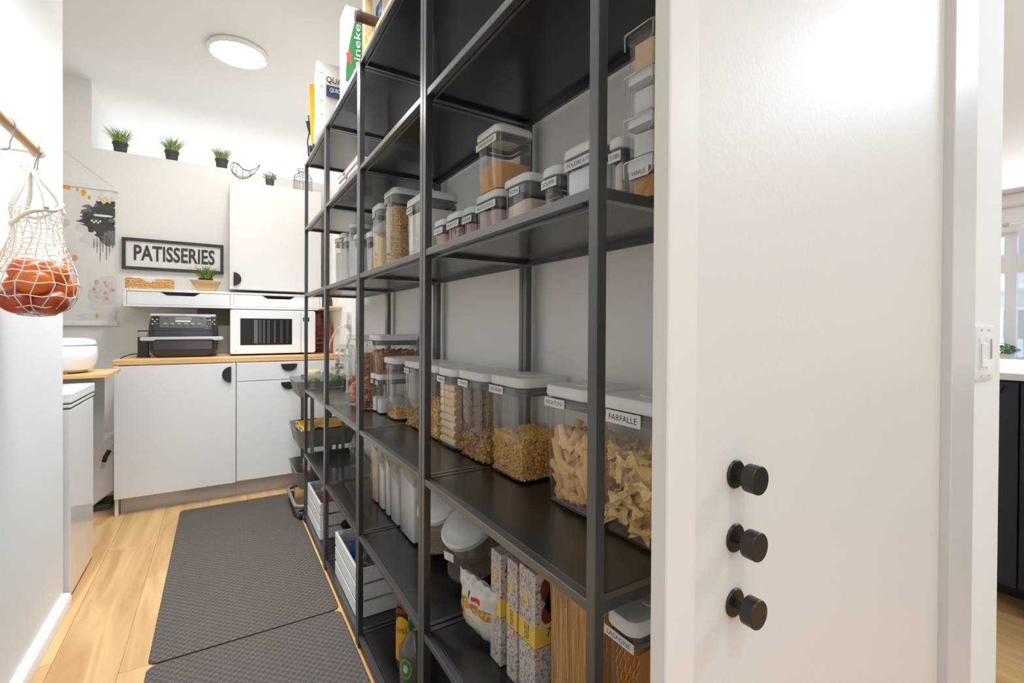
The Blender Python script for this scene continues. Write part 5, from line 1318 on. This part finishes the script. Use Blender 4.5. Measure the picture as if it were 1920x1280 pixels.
for i in range(5, 11):
    r_, z = (prof[i][0] + prof[i + 1][0]) / 2, (prof[i][1] + prof[i + 1][1]) / 2
    g.tube([(wx(r_ * cos(2 * pi * k / 36)), r_ * sin(2 * pi * k / 36), z + .004 * sin(k * 1.9 + i)) for k in range(36)], .0012, 4, closed=True)
o = g.build('netting', M['net'], root, smooth=60)
g = G(); g.tube([(wx(.050 * cos(a)), .052 * sin(a), .280 + .030 * cos(a - .4) + .008 * sin(3 * a)) for a in [2 * pi * k / 30 for k in range(30)]], .0052, 8, closed=True); g.build('rim_band', M['net'], root, smooth=60)
g = G(); hk = (-.014, .006, .405)
for a in (0.4, 2.2, 3.9, 5.3):
    g.tube([(.054 * cos(a), .056 * sin(a), .290), (.036 * cos(a), .040 * sin(a), .335), (.012 * cos(a) - .008, .014 * sin(a), .380), hk], [.0065, .0055, .0045, .0045], 7)
g.tube([hk, (-.022, .02, .412), (-.014, .03, .405), (-.004, .02, .395)], .0045, 7)
g.build('handles', M['net'], root, smooth=60)
ro = random.Random(2); pos = [(-.030, -.028, .040), (.030, -.020, .038), (.0, .036, .040), (-.036, .028, .082), (.038, .030, .080), (.004, -.040, .088), (-.020, .0, .122), (.030, .002, .120)]
names_ = ['lowest near the wall', 'lowest toward the room', 'lowest at the back', 'mid height near the wall', 'mid height toward the room, far side', 'mid height facing the camera', 'topmost near the wall', 'topmost toward the room']
for k, (x, y, z) in enumerate(pos):
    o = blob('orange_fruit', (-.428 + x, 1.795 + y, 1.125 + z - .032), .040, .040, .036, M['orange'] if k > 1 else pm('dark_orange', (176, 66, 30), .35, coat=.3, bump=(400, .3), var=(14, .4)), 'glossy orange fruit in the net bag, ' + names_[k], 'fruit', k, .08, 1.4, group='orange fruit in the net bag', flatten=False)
# ------------------------------------------------------------------ kitchen beyond the front wall
root = empty('kitchen_island', (3.26, -.30, 0), 'navy kitchen island with white stone top beyond the wall', 'kitchen island')
G().box(-.57, .56, -1.2, 1.60, .075, .900).build('body', M['navy'], root)
G().box(-.48, .50, -1.1, 1.55, 0, .075).build('kick', M['black'], root)
G().box(-.605, .60, -1.25, 1.65, .900, .930).build('worktop', M['quartz'], root, bevel=.003)
d = G().box(-.590, -.571, .812, 1.40, .078, .893).build('door', M['navy'], root, bevel=.002)
P = [(.865 + .045 + .058 * cos(a), .880 + .050 * sin(a)) for a in [pi + pi * k / 14 for k in range(15)]]
G().poly([(-.590, y, z) for y, z in P], (-.010, 0, 0)).build('handle', pm('navy_handle', (30, 38, 48), .3), d, bevel=.001)
d = G().box(-.590, -.571, .25, .808, .078, .893).build('door', M['navy'], root, bevel=.002)
G().box(-.663, -.590, .70, .775, 0, .897).build('leg_panel', M['navy'], root, bevel=.002)
# curtain and rod
g = G(); N = 70; fr = []; bk = []
for i in range(N + 1):
    y = .25 + 1.28 * i / N; x = WX - .16 + .018 * sin(i * 1.15) + .006 * sin(i * .4); fr.append((x, y))
vs = [(x, y, .06) for x, y in fr] + [(x, y, 2.30) for x, y in fr]; M_ = N + 1
g.add(vs, [(i, i + 1, M_ + i + 1, M_ + i) for i in range(N)])
cm = clear('sheer', (.95, .95, .95), .02, .5, .62)
root = empty('curtain', (0, 0, 0), 'sheer white curtain at the kitchen window', 'curtain'); 
o = g.build('sheer_cloth', cm, root, smooth=60)
root = empty('curtain_rod', (WX - .16, 1.2, 2.33), 'curtain rod above the kitchen window', 'rod')
G().cylm((0, -1.2, 0), (0, .42, 0), .012, 12).build('rod', M['white'], root, smooth=50); G().lathe([(.02, -.03), (.026, 0), (.02, .03)], 12, m=Matrix.Translation((0, .43, 0)) @ Matrix.Rotation(pi / 2, 4, 'X')).build('finial', pm('brass_pale', (206, 196, 176), .4), root, smooth=50)
for yy in (-1.0, .38): G().box(0, .16, yy - .008, yy + .008, -.008, .008).build('bracket', M['white'], root)
root = empty('window_plant', (7.80, 1.68, .731), 'leafy green plant on the kitchen window sill', 'plant')
G().rprism(.06, .16, .01, [(0, .008), (.09, 0)]).build('planter_box', M['white'], root, smooth=40)
leafy('leaves', (0, 0, .08), .14, .15, 260, 8, pm('leaf_green', (96, 128, 84), .6), root, .022)
sbox('trim_6', 7.66, 7.93, .2, 2.5, .70, .7305, M['trim'])
# building across the street
root = empty('apartment_building', (24, 6.0, -6), 'pale apartment building with balconies seen through the kitchen window', 'building')
G().box(0, 8, -9, 9, 0, 14).build('facade', pm('facade', (206, 200, 190), .8), root)
for fl in range(5):
    for c_ in range(6):
        y = -7.5 + c_ * 3; z = 1 + fl * 2.7
        w_ = G().box(-.03, 0, -.6, .6, 0, 1.5).build('window', pm('far_frame', (236, 234, 230), .6), root, (0, y, z)); G().box(-.05, -.03, -.5, .5, .1, 1.4).build('pane', pm('far_glass', (120, 138, 150), .2), w_)
    for c_ in range(3):
        y = -5.8 + c_ * 5.4; z = .4 + fl * 2.7
        b_ = G().box(-1.2, 0, -1.3, 1.3, 0, .15).build('balcony', pm('far_white', (232, 230, 226), .7), root, (0, y, z)); G().box(-1.2, -1.15, -1.3, 1.3, .15, 1.0).build('railing', pm('far_rail', (214, 212, 206), .6), b_)
G().box(-.4, 8, -9.3, 9.3, 14, 14.5).build('roof', pm('far_roof', (120, 128, 136), .7), root)
